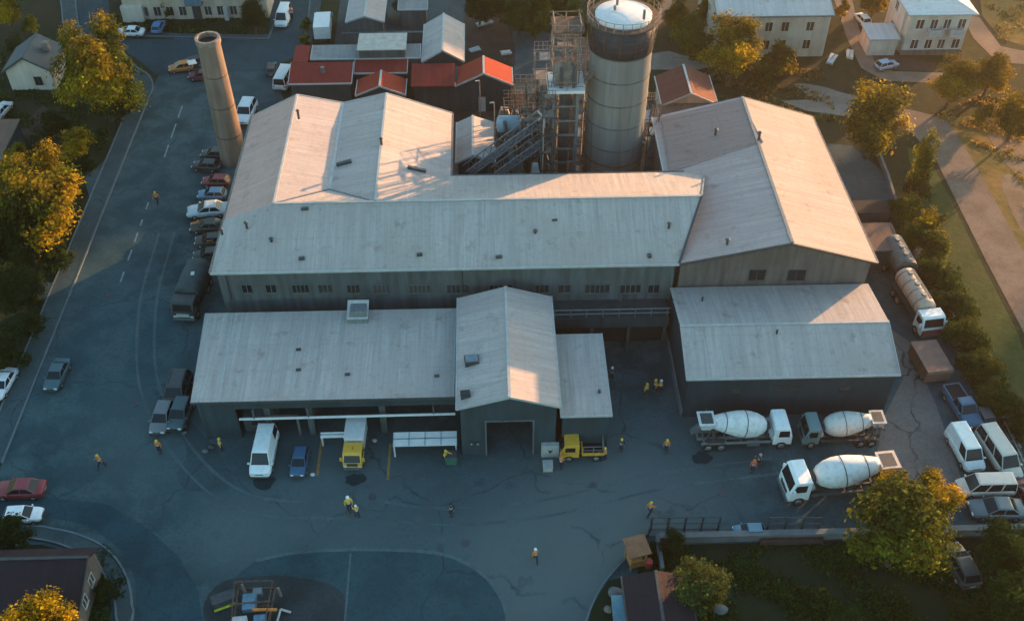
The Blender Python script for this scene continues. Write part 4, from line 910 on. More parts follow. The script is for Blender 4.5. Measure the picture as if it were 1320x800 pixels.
# annexes right of the factory
a, b = G(1112, 288, 3), G(1162, 323, 3)
t, o = monopitch('annex_shed', 'flat brown roofed annex behind the parked tank trailer', 'shed', 38.2, b.x-.1, b.y+.3, a.y-.3, 2.9, 3.0, M['roof_rust'], M['wall_dark'], trim='trim_dark')
p = G(1120, 277, 1); t = thing('steel_container', 'dark open steel container standing behind the flat brown annex', 'container', (p.x, p.y, 0))
c = MB(); c.box(-1.9, 1.9, -1.1, 1.1, .1, 2.1); c.build('body', M['steel_dark'], t); MB().box(-1.95, 1.95, -1.15, 1.15, 2.1, 2.2).build('lid', M['black'], t)
# boundary wall and fences on the right side
bw = MB((46.5, 80, 0)); ribbon(bw, [(47.5, 58), (46.9, 64), (46.2, 72), (46.0, 80), (46.3, 88), (47.4, 99), (47.8, 106)], .3, 0, .75)
tag(bw.build('boundary_wall', M['concrete']), 'long low concrete boundary wall between the truck yard and the hedge', 'wall')
def fence(a, b, h, n, label, m='steel_dark', group=None, base=0.0):
    a, b = Vector((a[0], a[1], base)), Vector((b[0], b[1], base)); o = tuple((a+b)/2); t = thing('metal_fence', label, 'fence', o, group=group)
    for k in range(n+1):
        p = a+(b-a)*k/n; MB(o).beam(p, p+Vector((0, 0, h)), .15).build('post', M[m], t)
    f = MB(o)
    for z in (.25, h*.55, h-.06): f.beam(a+Vector((0, 0, z)), b+Vector((0, 0, z)), .085)
    f.build('rail', M[m], t)
    ms = MB(o); N = int((b-a).length/.28)
    for k in range(1, N): p = a+(b-a)*k/N; ms.beam(p+Vector((0, 0, .25)), p+Vector((0, 0, h-.06)), .022)
    ms.build('bars', M[m], t) if False else None; return t
fence(G(838, 684), G(925, 683), 2.0, 4, 'black metal fence at the yard corner, left of the small blue parked car')
fence(G(988, 684), G(1054, 684), 2.0, 3, 'black metal fence in front of the near cement mixer')
fence(G(832, 700), G(838, 684), 1.4, 2, 'short black metal fence running back from the yard corner by the kiosk')
fence(G(1290, 556), G(1330, 640), 1.3, 4, 'pale metal fence along the car park beside the beige minibus', 'steel')
rwm = MB((28, 49.6, 0)); rwm.box(13.8, 48, 49.35, 49.75, 0, .85); rwm.box(13.75, 48, 49.28, 49.82, .85, .97); rwm.box(13.5, 13.79, 46.5, 49.75, 0, .85)
tag(rwm.build('retaining_wall', M['concrete']), 'long low concrete wall separating the yard from the dark lawn', 'wall')
pl = MB((33, 49.1, 0)); pl.box(22.2, 27.5, 48.9, 49.27, 0, .55); tag(pl.build('planter_kerb', M['brown']), 'earth-filled planter kerb along the lawn side of the low wall', 'planter')

# ------------------------------------------------------------------ vehicles
def glass(mb, a, b, c, d, ins=.1, off=.012, th=.02):
    a, b, c, d = map(Vector, (a, b, c, d)); m = (a+b+c+d)/4; n = (b-a).cross(d-a).normalized()
    q = [p+(m-p)*ins for p in (a, b, c, d)]; f = [p+n*off for p in q]; g_ = [p-n*th for p in q]
    mb.add(f+g_, [(0, 1, 2, 3), (7, 6, 5, 4), (0, 4, 5, 1), (1, 5, 6, 2), (2, 6, 7, 3), (3, 7, 4, 0)])
def wheels(t, xs, y, r=.32, wd=.22, dual=False):
    for x in xs:
        for s in (-1, 1):
            w_ = wd*(1.8 if dual and x < 0 else 1); wo = MB().lathe([(r*.62, -w_/2), (r*.94, -w_/2), (r, -w_/2+.03), (r, w_/2-.03), (r*.94, w_/2), (r*.62, w_/2)], (0, 0, 0), 18, axis='y').build('wheel', M['rubber'], t)
            wo.location = (x, s*(y-w_/2+.03), r)
            MB().lathe([(r*.2, -w_/2-.015), (r*.6, -w_/2-.005), (r*.6, w_/2+.005), (r*.2, w_/2+.015)], (0, 0, 0), 14, axis='y').build('rim', M['rim'], wo)
def car(name, label, cat, L, W, H, belt, hood, trunk, cab, rear_glass=True, bed=False, rails=False, nside=2, color=(.1, .1, .1), solid=False):
    t = thing(name, label, cat); w = W/2; b = MB(); xb0, xb1, xt0, xt1 = cab; rs = []
    st = [(-L/2, .84, trunk-.22, .38), (-L/2+.1, .93, trunk-.04, .3), (-L/2+.28, .97, trunk, .25), (xb0+.08, 1, belt if not bed else trunk, .22), (xb0+.3, 1, belt, .22), (xb1-.25, 1, belt, .22), (xb1+.1, .99, hood+.02, .22), (L/2-.42, .96, hood-.04, .24), (L/2-.14, .9, hood-.13, .28), (L/2, .78, hood-.3, .36)]
    for x, k, z, zb in st:
        ww = w*k; rs.append([(x, -.8*ww, zb), (x, -ww, zb+.2), (x, -ww*1.0, z-.2), (x, -.95*ww, z-.06), (x, -.86*ww, z), (x, .86*ww, z), (x, .95*ww, z-.06), (x, ww, z-.2), (x, ww, zb+.2), (x, .8*ww, zb)])
    b.rings(rs, 0, True)
    q0, q1 = w*.9, w*.74
    B = [(xb0, -q0, belt-.03), (xb1, -q0, belt-.03), (xb1, q0, belt-.03), (xb0, q0, belt-.03)]; T = [(xt0, -q1, H-.05), (xt1, -q1, H-.05), (xt1, q1, H-.05), (xt0, q1, H-.05)]
    T2 = [(xt0+.12, -q1+.12, H), (xt1-.16, -q1+.12, H), (xt1-.16, q1-.12, H), (xt0+.12, q1-.12, H)]
    b.rings([B, T, T2], 0, False)
    for s in (-1, 1): b.obox((xb1-.18, s*(w+.07), belt+.02), (.14, .2, .13))
    if rails:
        for s in (-1, 1): b.beam((xt0+.2, s*(q1-.1), H+.04), (xt1-.3, s*(q1-.1), H+.04), .05)
    bo = b.build('body', M['paint'], t, color)
    g = MB(); glass(g, B[1], B[2], T[2], T[1], .09); g.build('windshield', M['carglass'], t)
    if rear_glass: g = MB(); glass(g, B[3], B[0], T[0], T[3], .14); g.build('rear_window', M['carglass'], t)
    for s in (-1, 1):
        lo = (B[0], B[1], T[1], T[0]) if s < 0 else (B[2], B[3], T[3], T[2]); lo = [Vector(p) for p in lo]
        g = MB()
        for k in range(nside-1 if solid else 0, nside):
            u0, u1 = k/nside, (k+1)/nside
            a, b2 = lo[0].lerp(lo[1], u0), lo[0].lerp(lo[1], u1); d, c = lo[3].lerp(lo[2], u0), lo[3].lerp(lo[2], u1); glass(g, a, b2, c, d, .11)
        g.build('side_window', M['carglass'], t)
    for s in (-1, 1):
        MB().obox((L/2-.09, s*w*.62, hood-.24), (.16, .3, .14)).build('headlight', M['lamp'], t); MB().obox((-L/2+.06, s*w*.7, trunk-.24), (.12, .24, .16)).build('tail_light', M['redlamp'], t)
    MB().obox((L/2-.05, 0, hood-.3), (.1, w*.8, .12)).build('grille', M['trim_dark'], t)
    if bed:
        MB().box(-L/2+.18, xb0-.02, -w*.78, w*.78, trunk-.02, trunk+.012).build('load_bed', M['black'], t)
        rl = MB()
        for s in (-1, 1): rl.box(-L/2+.12, xb0, s*w*.86-.05, s*w*.86+.05, trunk-.05, trunk+.1)
        rl.box(-L/2+.08, -L/2+.17, -w*.86, w*.86, trunk-.05, trunk+.1); rl.build('bed_side', M['paint'], t, color)
    MB().obox((L/2-.04, 0, .42), (.14, w*1.66, .2)).build('front_bumper', M['trim_dark'], t); MB().obox((-L/2+.04, 0, .42), (.14, w*1.7, .2)).build('rear_bumper', M['trim_dark'], t)
    MB().obox((-L/2-.035, 0, .62), (.02, .5, .12)).build('number_plate', M['trim'], t)
    for s in (-1, 1):
        so_ = MB(); so_.box(-L*.27, L*.29, s*w-.015, s*w+.012, .24, .36)
        for x in ((xb0+xb1)/2+.05, xb1-.2): so_.box(x-.012, x+.012, s*w-.01, s*w+.006, .36, belt-.1)
        so_.build('sill_trim', M['trim_dark'], t)
    wheels(t, (-L*.295, L*.31), w, .31 if H < 1.6 else .34)
    return t
SED = car('sedan', 'x', 'car', 4.4, 1.78, 1.42, .93, .88, .95, (-1.55, 1.05, -.95, .25))
HAT = car('hatchback', 'x', 'car', 3.9, 1.72, 1.48, .95, .9, .98, (-1.85, .98, -1.45, .2))
SUV = car('estate_car', 'x', 'car', 4.5, 1.85, 1.68, 1.05, 1.0, 1.08, (-2.1, 1.05, -1.8, .35), rails=True)
PVAN = car('panel_van', 'x', 'van', 5.0, 1.95, 2.1, 1.12, 1.05, 1.2, (-2.44, 1.7, -2.36, 1.0), nside=3, rear_glass=False, solid=True)
VAN = car('van', 'x', 'van', 5.0, 1.95, 2.05, 1.12, 1.05, 1.2, (-2.42, 1.75, -2.3, 1.05), nside=3)
PIC = car('pickup_truck', 'x', 'pickup', 5.3, 1.9, 1.75, 1.08, 1.05, 1.02, (-.55, 1.25, -.35, .6), bed=True)
P = {'sedan': SED, 'hatch': HAT, 'suv': SUV, 'van': VAN, 'pvan': PVAN, 'pickup': PIC}
def V(kind, x, y, deg, c, label, group=None, z=.7, scale=None, cat=None):
    p = G(x, y, z); cols = {'body': c, 'bed_side': c}
    if not group and kind in ('sedan', 'hatch', 'suv'): group = 'cars around the factory'
    return place(P[kind], (p.x, p.y, Z4), R(deg), label, cat, group, cols, scale)
wc, bk_, gr_, rd, bl, tl = (.66, .66, .65), (.018, .02, .023), (.10, .11, .115), (.20, .018, .022), (.06, .16, .34), (.035, .085, .105)
# street, left
V('sedan', 73, 481, -93, tl, 'dark teal saloon car driving alone down the left road', scale=.9)
V('sedan', 3, 493, -96, (.55, .58, .62), 'pale silver car cut off by the left picture edge')
V('sedan', 26, 629, 180, rd, 'dark red saloon car at the left edge on the side road', scale=.97)
V('hatch', 29, 662, 2, (.70, .72, .74), 'white hatchback coming out from under the dark bush, lower left', scale=.84)
# row along the factory's left wall
row = 'cars parked along the left factory wall'
V('hatch', 276, 197, 174, (.03, .032, .036), 'black car in the gap between chimney foot and the wall row', row)
V('hatch', 265, 212, 172, bk_, 'black car at the far end of the wall row, in front of the chimney', row)
V('hatch', 278, 232, 176, rd, 'dark red car second in the wall row, near the chimney', row)
V('hatch', 273, 249, 178, (.10, .19, .28), 'light blue hatchback next to the white car in the wall row', row)
V('sedan', 268, 270, 186, (.42, .46, .48), 'long white car sticking out of the row along the left wall', row, scale=1.06)
V('sedan', 268, 290, 184, (.03, .028, .025), 'black car with orange tape on its nose, next to the white car', row)
V('hatch', 270, 308, 184, (.028, .026, .024), 'black car with an orange board on its bonnet in the wall row', row)
V('hatch', 268, 327, 184, (.02, .021, .024), 'plain black car nearest to the canvas covered truck', row)
for x, y, z, s, lab in ((251, 287, 1.0, .5, 'orange tape lying over the nose of a black parked car'), (271, 309, 1.0, .55, 'orange board lying on the bonnet of a black parked car')):
    p = G(x, y, z); tag(MB((p.x, p.y, z)).obox((p.x, p.y, z), (s*1.5, s*.6, .06), .3).obox((p.x+.3, p.y+.25, z+.05), (s*.5, s*.5, .06), .8).build('orange_board', M['orange']), lab, 'board')
# three vehicles at the garage corner
V('suv', 228, 505, -92, (.03, .037, .04), 'black estate car behind two others at the garage corner', scale=1.1)
V('hatch', 209, 537, -94, (.13, .14, .15), 'grey off-road car with a striped bonnet at the garage corner', scale=.98)
V('hatch', 232, 532, -96, (.035, .07, .082), 'teal car beside the grey off-road car at the garage corner', scale=1.0)
# garage bays
V('pvan', 340, 582, -92, (.72, .73, .72), 'white delivery van parked nose out in the garage bay', 'vans around the yard', .9)
V('hatch', 386, 593, -92, (.025, .085, .17), 'blue hatchback parked beside the white delivery van')
# small car by the fence
V('hatch', 966, 682, 180, (.10, .20, .27), 'small blue car tucked between the two black fences', scale=.7)
# right car park
V('pickup', 1241, 524, -82, (.02, .095, .17), 'blue pickup truck with a black load bed below the rusty box', None)
V('hatch', 1273, 541, -84, (.05, .055, .06), 'dark hatchback beside the hedge, next to the blue pickup')
V('pvan', 1245, 577, -84, (.62, .66, .64), 'white panel van between the blue pickup and the beige vans', 'vans around the yard', .9, scale=(.94, 1, .95))
V('van', 1288, 583, -81, (.48, .44, .38), 'long beige minibus parked along the fence', 'vans around the yard', .9, scale=(1.12, 1, 1))
V('van', 1271, 625, 180, (.62, .50, .42), 'beige-topped van parked crosswise above the dark car', 'vans around the yard', .9, scale=(.98, .92, .92))
V('sedan', 1285, 655, 178, (.10, .14, .155), 'dark grey-teal saloon parked crosswise nearest to the wall', scale=1.06)
V('hatch', 1322, 634, 95, (.14, .02, .025), 'dark red car at the right picture edge in the car park')
V('hatch', 1239, 727, 97, (.025, .033, .042), 'black car on the lawn path under the big trees, lower right', scale=1.05)
# top left streets
V('sedan', 168, 41, 178, (.70, .71, .71), 'white car on the street in front of the apartment block', z=.6)
V('hatch', 204, 34, 88, (.05, .17, .36), 'blue car parked nose in at the apartment block', z=.6)
V('hatch', 233, 86, 196, (.50, .17, .03), 'orange car leading two others by the chimney top', z=.6)
V('hatch', 246, 81, 205, (.025, .027, .03), 'black car with a white board on its roof behind the orange car', z=.6)
p = G(247, 79, 1.7); tag(MB((p.x, p.y, 1.55)).obox((p.x, p.y, 1.53), (1.1, 1.2, .08), .4).build('roof_board', M['white']), 'white board on the roof of the black car by the chimney', 'board')
V('hatch', 259, 97, 178, (.12, .016, .035), 'maroon car half hidden behind the chimney', z=.6)
V('suv', 317, 145, -96, (.58, .60, .61), 'pale grey estate car between the chimney and the factory roof', z=.7)
V('pvan', 365, 21, -94, (.68, .69, .69), 'white van on the upper street beside the apartment block', 'vans around the yard', .9, scale=.95)
V('van', 367, 98, 82, (.55, .54, .53), 'pale van parked beside the dull red shed at the street end', 'vans around the yard', .9)
V('hatch', 350, 88, 95, (.03, .03, .033), 'small black car beside the pale van at the street end', z=.6, scale=.8)
V('hatch', 1143, 83, 20, (.30, .36, .44), 'pale blue car parked below the cream apartment house', z=.6)
V('hatch', 1112, 24, 100, (.66, .62, .56), 'pale car on the lane by the white flat roofed garage', z=.6)
V('sedan', 1, 142, 80, (.45, .47, .5), 'pale car at the left edge beside the brown flat shed', z=.6)

# cement mixers
def tilt(mb, start, ang, piv):
    co, si = math.cos(ang), math.sin(ang)
    for i in range(start, len(mb.v)):
        x, y, z = mb.v[i]; dx, dz = x-piv[0], z-piv[1]; mb.v[i] = (piv[0]+dx*co-dz*si, y, piv[1]+dx*si+dz*co)
def truck_cab(t, x0, x1, w, z0, z1, color, part='cab', snub=.35, dull=False, grille_m='trim_dark'):
    b = MB(); zm = z0+(z1-z0)*.48
    prof = [(x0, z0), (x1-.05, z0), (x1, z0+.25), (x1-.04, zm), (x1-snub, z1-.12), (x1-snub-.25, z1), (x0+.1, z1), (x0, z1-.1)]
    rs = []
    for y, k in ((-w, .94), (-w*.96, 1), (w*.96, 1), (w, .94)):
        cx, cz = (x0+x1)/2, (z0+z1)/2; rs.append([(cx+(x-cx)*k, y, cz+(z-cz)*k) for x, z in prof])
    b.rings([r[::-1] for r in rs], 0, False)
    for s in (-1, 1): b.obox((x1-.3, s*(w+.16), zm+.25), (.12, .22, .45))
    c = b.build(part, M['paint_dull' if dull else 'paint'], t, color)
    g = MB(); glass(g, (x1-.04, -w*.9, zm+.03), (x1-.04, w*.9, zm+.03), (x1-snub+.02, w*.84, z1-.16), (x1-snub+.02, -w*.84, z1-.16), .05, .02); g.build('windshield', M['carglass'], c)
    for s in (-1, 1):
        q_ = [(x0+.35, s*w, zm), (x1-.18, s*w, zm), (x1-snub-.08, s*w, z1-.3), (x0+.35, s*w, z1-.3)]
        if s > 0: q_ = q_[::-1]
        g = MB(); glass(g, *q_, .04, .015); g.build('side_window', M['carglass'], c)
    for s in (-1, 1): MB().obox((x1-.01, s*w*.75, z0+.28), (.08, .32, .18)).build('headlight', M['lamp'], c)
    MB().obox((x1+.01, 0, z0+.55), (.06, w*1.1, .35)).build('grille', M[grille_m], c)
    MB().obox((x1+.02, 0, z0-.02), (.16, w*1.9, .26)).build('bumper', M['steel'], c); return c
def mixer():
    t = thing('cement_mixer_truck', 'x', 'cement mixer', group='cement mixer trucks in the yard')
    c = MB()
    for s in (-1, 1): c.box(-4.2, 3.9, s*.42-.08, s*.42+.08, .8, 1.06)
    for x in (-4.1, -2.6, -1, .8, 2.2): c.box(x-.08, x+.08, -.42, .42, .82, 1.0)
    for s in (-1, 1): c.box(-3.9, 2.5, s*1.12-.07, s*1.12+.07, .95, 1.15)
    for x in (-3.6, -1.6, -.2, 1.2): c.box(x-.05, x+.05, -1.1, 1.1, .98, 1.06)
    c.build('chassis', M['paint_dull'], t, (.06, .07, .075))
    truck_cab(t, 2.75, 4.45, 1.2, .62, 2.85, (.74, .74, .72))
    d = MB(); k = len(d.v)
    d.lathe([(.02, -2.8), (.60, -2.8), (.70, -2.45), (.98, -1.5), (1.18, -.6), (1.25, .1), (1.23, .7), (1.10, 1.35), (.82, 1.95), (.55, 2.2), (.02, 2.2)], (0, 0, 0), 32, axis='x')
    tilt(d, k, R(-9), (0, 0)); dr = d.build('drum', M['paint_dull'], t, (.66, .66, .64)); dr.location = (-.1, 0, 2.35)
    for x, r in ((-.5, 1.14), (.1, 1.21), (.75, 1.21)) if False else ((-1.75, .915), (.1, 1.25)):
        b = MB(); b.lathe([(r-.03, x-.035), (r+.022, x-.035), (r+.022, x+.035), (r-.03, x+.035)], (0, 0, 0), 32, axis='x', cap=False); tilt(b, 0, R(-9), (0, 0)); b.build('drum_band', M['steel_dark'], dr)
    p = MB()
    for s in (-1, 1): p.beam((-3.3, s*.7, 1.0), (-3.0, s*.45, 2.6), .16); p.beam((-2.4, s*.7, 1.0), (-2.9, s*.5, 2.5), .14)
    p.beam((-3.0, -.7, 2.45), (-3.0, .7, 2.45), .16); p.build('rear_support', M['steel_dark'], t); p = MB()
    for s in (-1, 1): p.beam((2.3, s*.6, 1.0), (2.2, s*.3, 1.95), .2)
    p.box(2.15, 2.5, -.4, .4, 1.5, 2.2); p.build('drum_support', M['steel_dark'], t)
    h = MB(); h.frust(-3.9, -3.0, -.55, .55, 2.3, -4.3, -2.75, -.85, .85, 3.3); hp_ = h.build('hopper', M['paint_dull'], t, (.55, .55, .53)); MB().box(-4.05, -2.95, -.62, .62, 3.28, 3.312).build('hopper_mouth', M['trim_dark'], hp_)  # dark slab stands in for the shaded inside of the open hopper
    s_ = MB(); s_.add([(-3.6, -.4, 2.5), (-3.6, .4, 2.5), (-4.75, .3, 1.35), (-4.75, -.3, 1.35), (-3.6, -.42, 2.72), (-3.6, .42, 2.72), (-4.75, .32, 1.57), (-4.75, -.32, 1.57)], [(0, 1, 2, 3), (0, 3, 7, 4), (1, 5, 6, 2), (3, 2, 1, 0)]); s_.build('chute', M['steel'], t)
    MB().tube((2.58, -.95, 1.75), (2.58, .95, 1.75), .26, n=14).build('water_tank', M['trim'], t)
    l = MB()
    for y in (.75, 1.1): l.tube((-3.5, y, 1.0), (-3.3, y, 3.3), .03, n=5)
    for j in range(7): l.tube((-3.47+.03*j, .75, 1.2+.3*j), (-3.47+.03*j, 1.1, 1.2+.3*j), .02, n=4)
    l.build('ladder', M['steel'], t)
    for s in (-1, 1):
        f = MB()
        for k in range(7):
            a0, a1 = math.pi*k/7, math.pi*(k+1)/7; f.beam((-2.6+1.25*math.cos(a0), s*1.0, .6+.68*math.sin(a0)), (-2.6+1.25*math.cos(a1), s*1.0, .6+.68*math.sin(a1)), .45, .04)
        f.build('mudguard', M['steel_dark'], t)
    MB().box(.4, 1.5, -1.2, -.75, .55, 1.0).build('fuel_tank', M['steel'], t)
    wheels(t, (3.55, -2.0, -3.2), 1.22, .5, .3, True); return t
MX = mixer()
def mix_at(x, y, deg, label, cab, drum, chas, hop, scale):
    p = G(x, y, 0); return place(MX, (p.x, p.y, Z4), R(deg), label, None, None, {'cab': cab, 'drum': drum, 'chassis': chas, 'hopper': hop}, scale)
mix_at(953, 567, 1, 'white cement mixer truck facing right in front of the warehouse', (.74, .75, .74), (.62, .62, .60), (.16, .17, .17), (.55, .56, .55), (.98, 1, .98))
mix_at(1081, 565, 180, 'smaller cement mixer with dark teal cab at the warehouse corner', (.11, .19, .195), (.50, .49, .46), (.03, .035, .04), (.46, .44, .40), (.82, .92, .9))
mix_at(1077, 630, 185, 'nearest white cement mixer, its tail behind the golden treetop', (.76, .76, .74), (.68, .66, .63), (.05, .055, .06), (.62, .47, .38), (1.1, 1.1, 1.08))

# tank lorries by the right wall
def tanker(label, name, cat, x, y, deg, L, r, tankc, cabc=None, m='paint_dull'):
    p = G(x, y, 0); t = thing(name, label, cat, (p.x, p.y, Z4), R(deg)); f = L/2
    c = MB()
    for s in (-1, 1): c.box(-f, f-.2, s*.42-.08, s*.42+.08, .8, 1.05)
    c.box(-f, f-1.8, -1.05, 1.05, 1.05, 1.12); c.build('chassis', M['steel_dark'], t)
    x1 = f-1.95 if cabc else f-.1; zc = 1.15+r
    TK = MB(); TK.lathe([(.05, -f+.05), (r*.75, -f+.08), (r*.97, -f+.3), (r, -f+.6), (r, x1-.5), (r*.97, x1-.2), (r*.75, x1-.02), (.05, x1)], (0, 0, zc), 26, axis='x'); to = TK.build('tank', M[m], t, tankc)
    for k in range(4):
        xx = -f+.8+(x1+f-1.6)*k/3; MB().lathe([(r-.02, xx-.05), (r+.025, xx-.05), (r+.025, xx+.05), (r-.02, xx+.05)], (0, 0, zc), 26, axis='x', cap=False).build('tank_band', M['steel'], to)
    for k in range(3):
        xx = -f+1.2+(x1+f-2.4)*k/2; MB().tube((xx, 0, zc+r-.05), (xx, 0, zc+r+.16), .28, n=12).build('manhole', M['steel'], to)
    wk_ = MB(); wk_.box(-f+.6, x1-.6, .3, .62, zc+r*.93, zc+r*.93+.05); wk_.build('catwalk', M['steel_dark'], to)
    if cabc:
        truck_cab(t, f-1.75, f, 1.2, .62, 2.7, cabc[0]); MB().box(f+.005, f+.05, -1.1, 1.1, .75, 1.35).build('front_panel', M['paint'], t, cabc[1]); wheels(t, (f-1.0, -f+2.2, -f+1.1), 1.2, .5, .3, True)
    else:
        MB().lathe([(r*.5, x1-.1), (r*.98, x1-.02), (r*.98, x1+.1), (r*.5, x1+.12)], (0, 0, zc), 24, axis='x').build('end_ring', M['trim_dark'], to); wheels(t, (-f+1.0, -f+2.2), 1.2, .5, .3, True); MB().beam((f-.4, .5, 0), (f-.4, .5, .85), .14).build('support_leg', M['steel'], t)
    return t
tanker('grey tank trailer standing behind the cream tank lorry', 'tank_trailer', 'trailer', 1152, 350, -85, 4.8, 1.15, (.11, .11, .105))
tanker('cream tank lorry with white and red cab beside the hedge', 'tank_truck', 'tank truck', 1177, 404, -83, 7.6, 1.05, (.50, .37, .27), ((.72, .72, .70), (.32, .05, .04)))
# rusty box body
p = G(1197, 470, .6); t = thing('truck_box', 'rusty red-brown cargo box standing in front of the tank lorry', 'cargo box', (p.x, p.y, Z4), R(-84))
MB().box(-2.0, 2.0, -1.25, 1.25, .35, 1.75).build('body', M['roof_rust'], t)
tp = MB(); tp.box(-2.06, 2.06, -1.31, 1.31, 1.75, 1.86); tp.build('lid', mottled('rust_lid', (.15, .085, .07), .25, 1.2, .75), t)
MB().box(2.0, 2.07, -1.31, 1.31, 1.55, 1.74).build('edge_strip', M['rust_pale'], t)
wheels(t, (-1.2, 1.2), 1.2, .35, .25)
# canvas covered truck
p = G(252, 388, 0); t = thing('covered_truck', 'dark canvas covered truck parked along the left factory wall', 'truck', (p.x-.1, p.y, Z4), R(-95))
c = MB(); c.box(-3.4, 3.2, -.5, .5, .75, 1.05); c.build('chassis', M['steel_dark'], t)
cv = MB(); rs = []
for x, k in ((-3.45, .94), (-3.3, 1), (-2.2, .985), (-1.1, 1), (0, .985), (1.1, 1), (1.3, .95)):
    rs.append([(x, -1.28*k, 1.1), (x, -1.28*k, 2.35), (x, -1.1*k, 2.75*k+.05), (x, -.6*k, 3.0*k), (x, 0, 3.08*k), (x, .6*k, 3.0*k), (x, 1.1*k, 2.75*k+.05), (x, 1.28*k, 2.35), (x, 1.28*k, 1.1)])
cv.rings(rs, 0, True); cv.build('canvas_cover', M['tarp'], t)
truck_cab(t, 1.45, 3.3, 1.15, .65, 2.45, (.025, .03, .032)); MB().obox((3.38, 0, 1.15), (.05, 1.3, .42)).build('front_plate', M['trim'], t)
MB().obox((-.9, .2, 3.07), (.5, .35, .06), .2).build('canvas_patch', M['white'], t)
wheels(t, (2.5, -1.4, -2.5), 1.18, .5, .3, True)
# yellow-cab box truck in the garage bay
p = G(459, 583, 0); t = thing('box_truck', 'small truck with yellow cab and white box in the garage bay', 'truck', (p.x, p.y, Z4), R(-92)); t.scale = (.88, .82, .84); t.scale = (.92, .92, .92)
MB().box(-2.5, 2.2, -.5, .5, .45, .75).build('chassis', M['steel_dark'], t)
bx = MB(); bx.box(-2.5, .1, -.95, .95, .75, 2.3); bx.box(-2.54, .14, -.99, .99, 2.3, 2.38); bx.build('cargo_box', M['white'], t)
truck_cab(t, .3, 2.35, .92, .5, 2.05, (.62, .33, .03), snub=.5); MB().obox((1.1, 0, 2.09), (.3, .12, .1)).build('beacon', M['orange'], t)
wheels(t, (1.5, -1.5), .95, .36, .24)
# yellow flatbed with rack by the lean-to
p = G(750, 584, 0); t = thing('flatbed_truck', 'yellow flatbed truck with an empty rack in front of the lean-to shed', 'truck', (p.x, p.y, Z4), R(180))
MB().box(-2.0, 2.0, -.45, .45, .5, .8).build('chassis', M['steel_dark'], t); truck_cab(t, .35, 2.0, .95, .55, 2.25, (.62, .32, .025), dull=True)
MB().box(-1.9, .1, -1.0, 1.0, .8, .92).build('deck', M['black'], t)
f = MB()
for s in (-1, 1): f.box(-1.9, .1, s*.98-.06, s*.98+.06, .92, 1.2)
for x in (-1.86, .06): f.box(x-.06, x+.06, -.92, .92, .92, 1.2)
f.build('side_board', M['yellow'], t)
rk = MB()
for x in (-1.8, -.9, 0):
    for y in (-.9, .9): rk.tube((x, y, .9), (x, y, 2.0), .05, n=6)
for z in (1.5, 2.0):
    rk.tube((-1.8, -.9, z), (0, -.9, z), .045, n=6); rk.tube((-1.8, .9, z), (0, .9, z), .045, n=6); rk.tube((-1.8, -.9, z), (-1.8, .9, z), .045, n=6)
rk.build('rack', M['steel'], t); wheels(t, (1.25, -1.2), .98, .4, .26)
p = G(772, 573, 0); t = thing('bottle_rack', 'rack of white gas bottles at the tail of the yellow flatbed', 'gas bottles', (p.x, p.y+.3, Z4))
MB().box(-.5, .5, -.5, .5, 0, .1).build('pallet', M['wood'], t)
for x in (-.28, .28):
    for y in (-.28, .1): MB().lathe([(.16, .1), (.17, .2), (.17, 1.3), (.08, 1.5), (.05, 1.62)], (x, y, 0), 12).build('gas_bottle', M['white'], t)
# white box lorry at the red sheds
p = G(418, 46, 0); t = thing('box_lorry', 'white box lorry parked above the dull red shed', 'lorry', (p.x, p.y, Z4), R(93))
MB().box(-2.6, 3.2, -.5, .5, .6, .9).build('chassis', M['steel_dark'], t); MB().box(-2.6, 1.6, -1.12, 1.12, .9, 2.7).build('cargo_box', M['white'], t); truck_cab(t, 1.75, 3.3, 1.05, .6, 2.2, (.5, .5, .5)); wheels(t, (2.5, -1.6), 1.08, .42, .26)

# awning and shelf in front of the garage
def canopy(px0, px1, y0, y1, label, n, z):
    a, b = G(px0, y0, z+.25), G(px1, y1, z); o = ((a.x+b.x)/2, (a.y+b.y)/2, 0); t = thing('canopy', label, 'canopy', o)
    s = MB(o); s.slab([(a.x, b.y, z), (b.x, b.y, z), (b.x, a.y, z+.25), (a.x, a.y, z+.25)], .08); s.build('roof_panel', M['white'], t)
    r = MB(o)
    for k in range(n+1):
        x = a.x+(b.x-a.x)*k/n; r.beam((x, b.y, z+.03), (x, a.y, z+.28), .05, .03)
    r.beam((a.x, (a.y+b.y)/2, z+.16), (b.x, (a.y+b.y)/2, z+.16), .05, .04); r.build('panel_rib', M['steel'], t)
    for x in (a.x+.1, b.x-.1):
        MB(o).beam((x, b.y+.1, 0), (x, b.y+.1, z), .12).build('leg', M['white'], t); MB(o).beam((x, a.y-.1, 0), (x, a.y-.1, z+.2), .12).build('leg', M['white'], t)
canopy(507, 589, 557, 573, 'long white panelled canopy at the right end of the garage', 4, 1.6)
canopy(413, 445, 557, 563, 'short white shelf between the blue hatchback and the yellow cab truck', 1, 1.3)
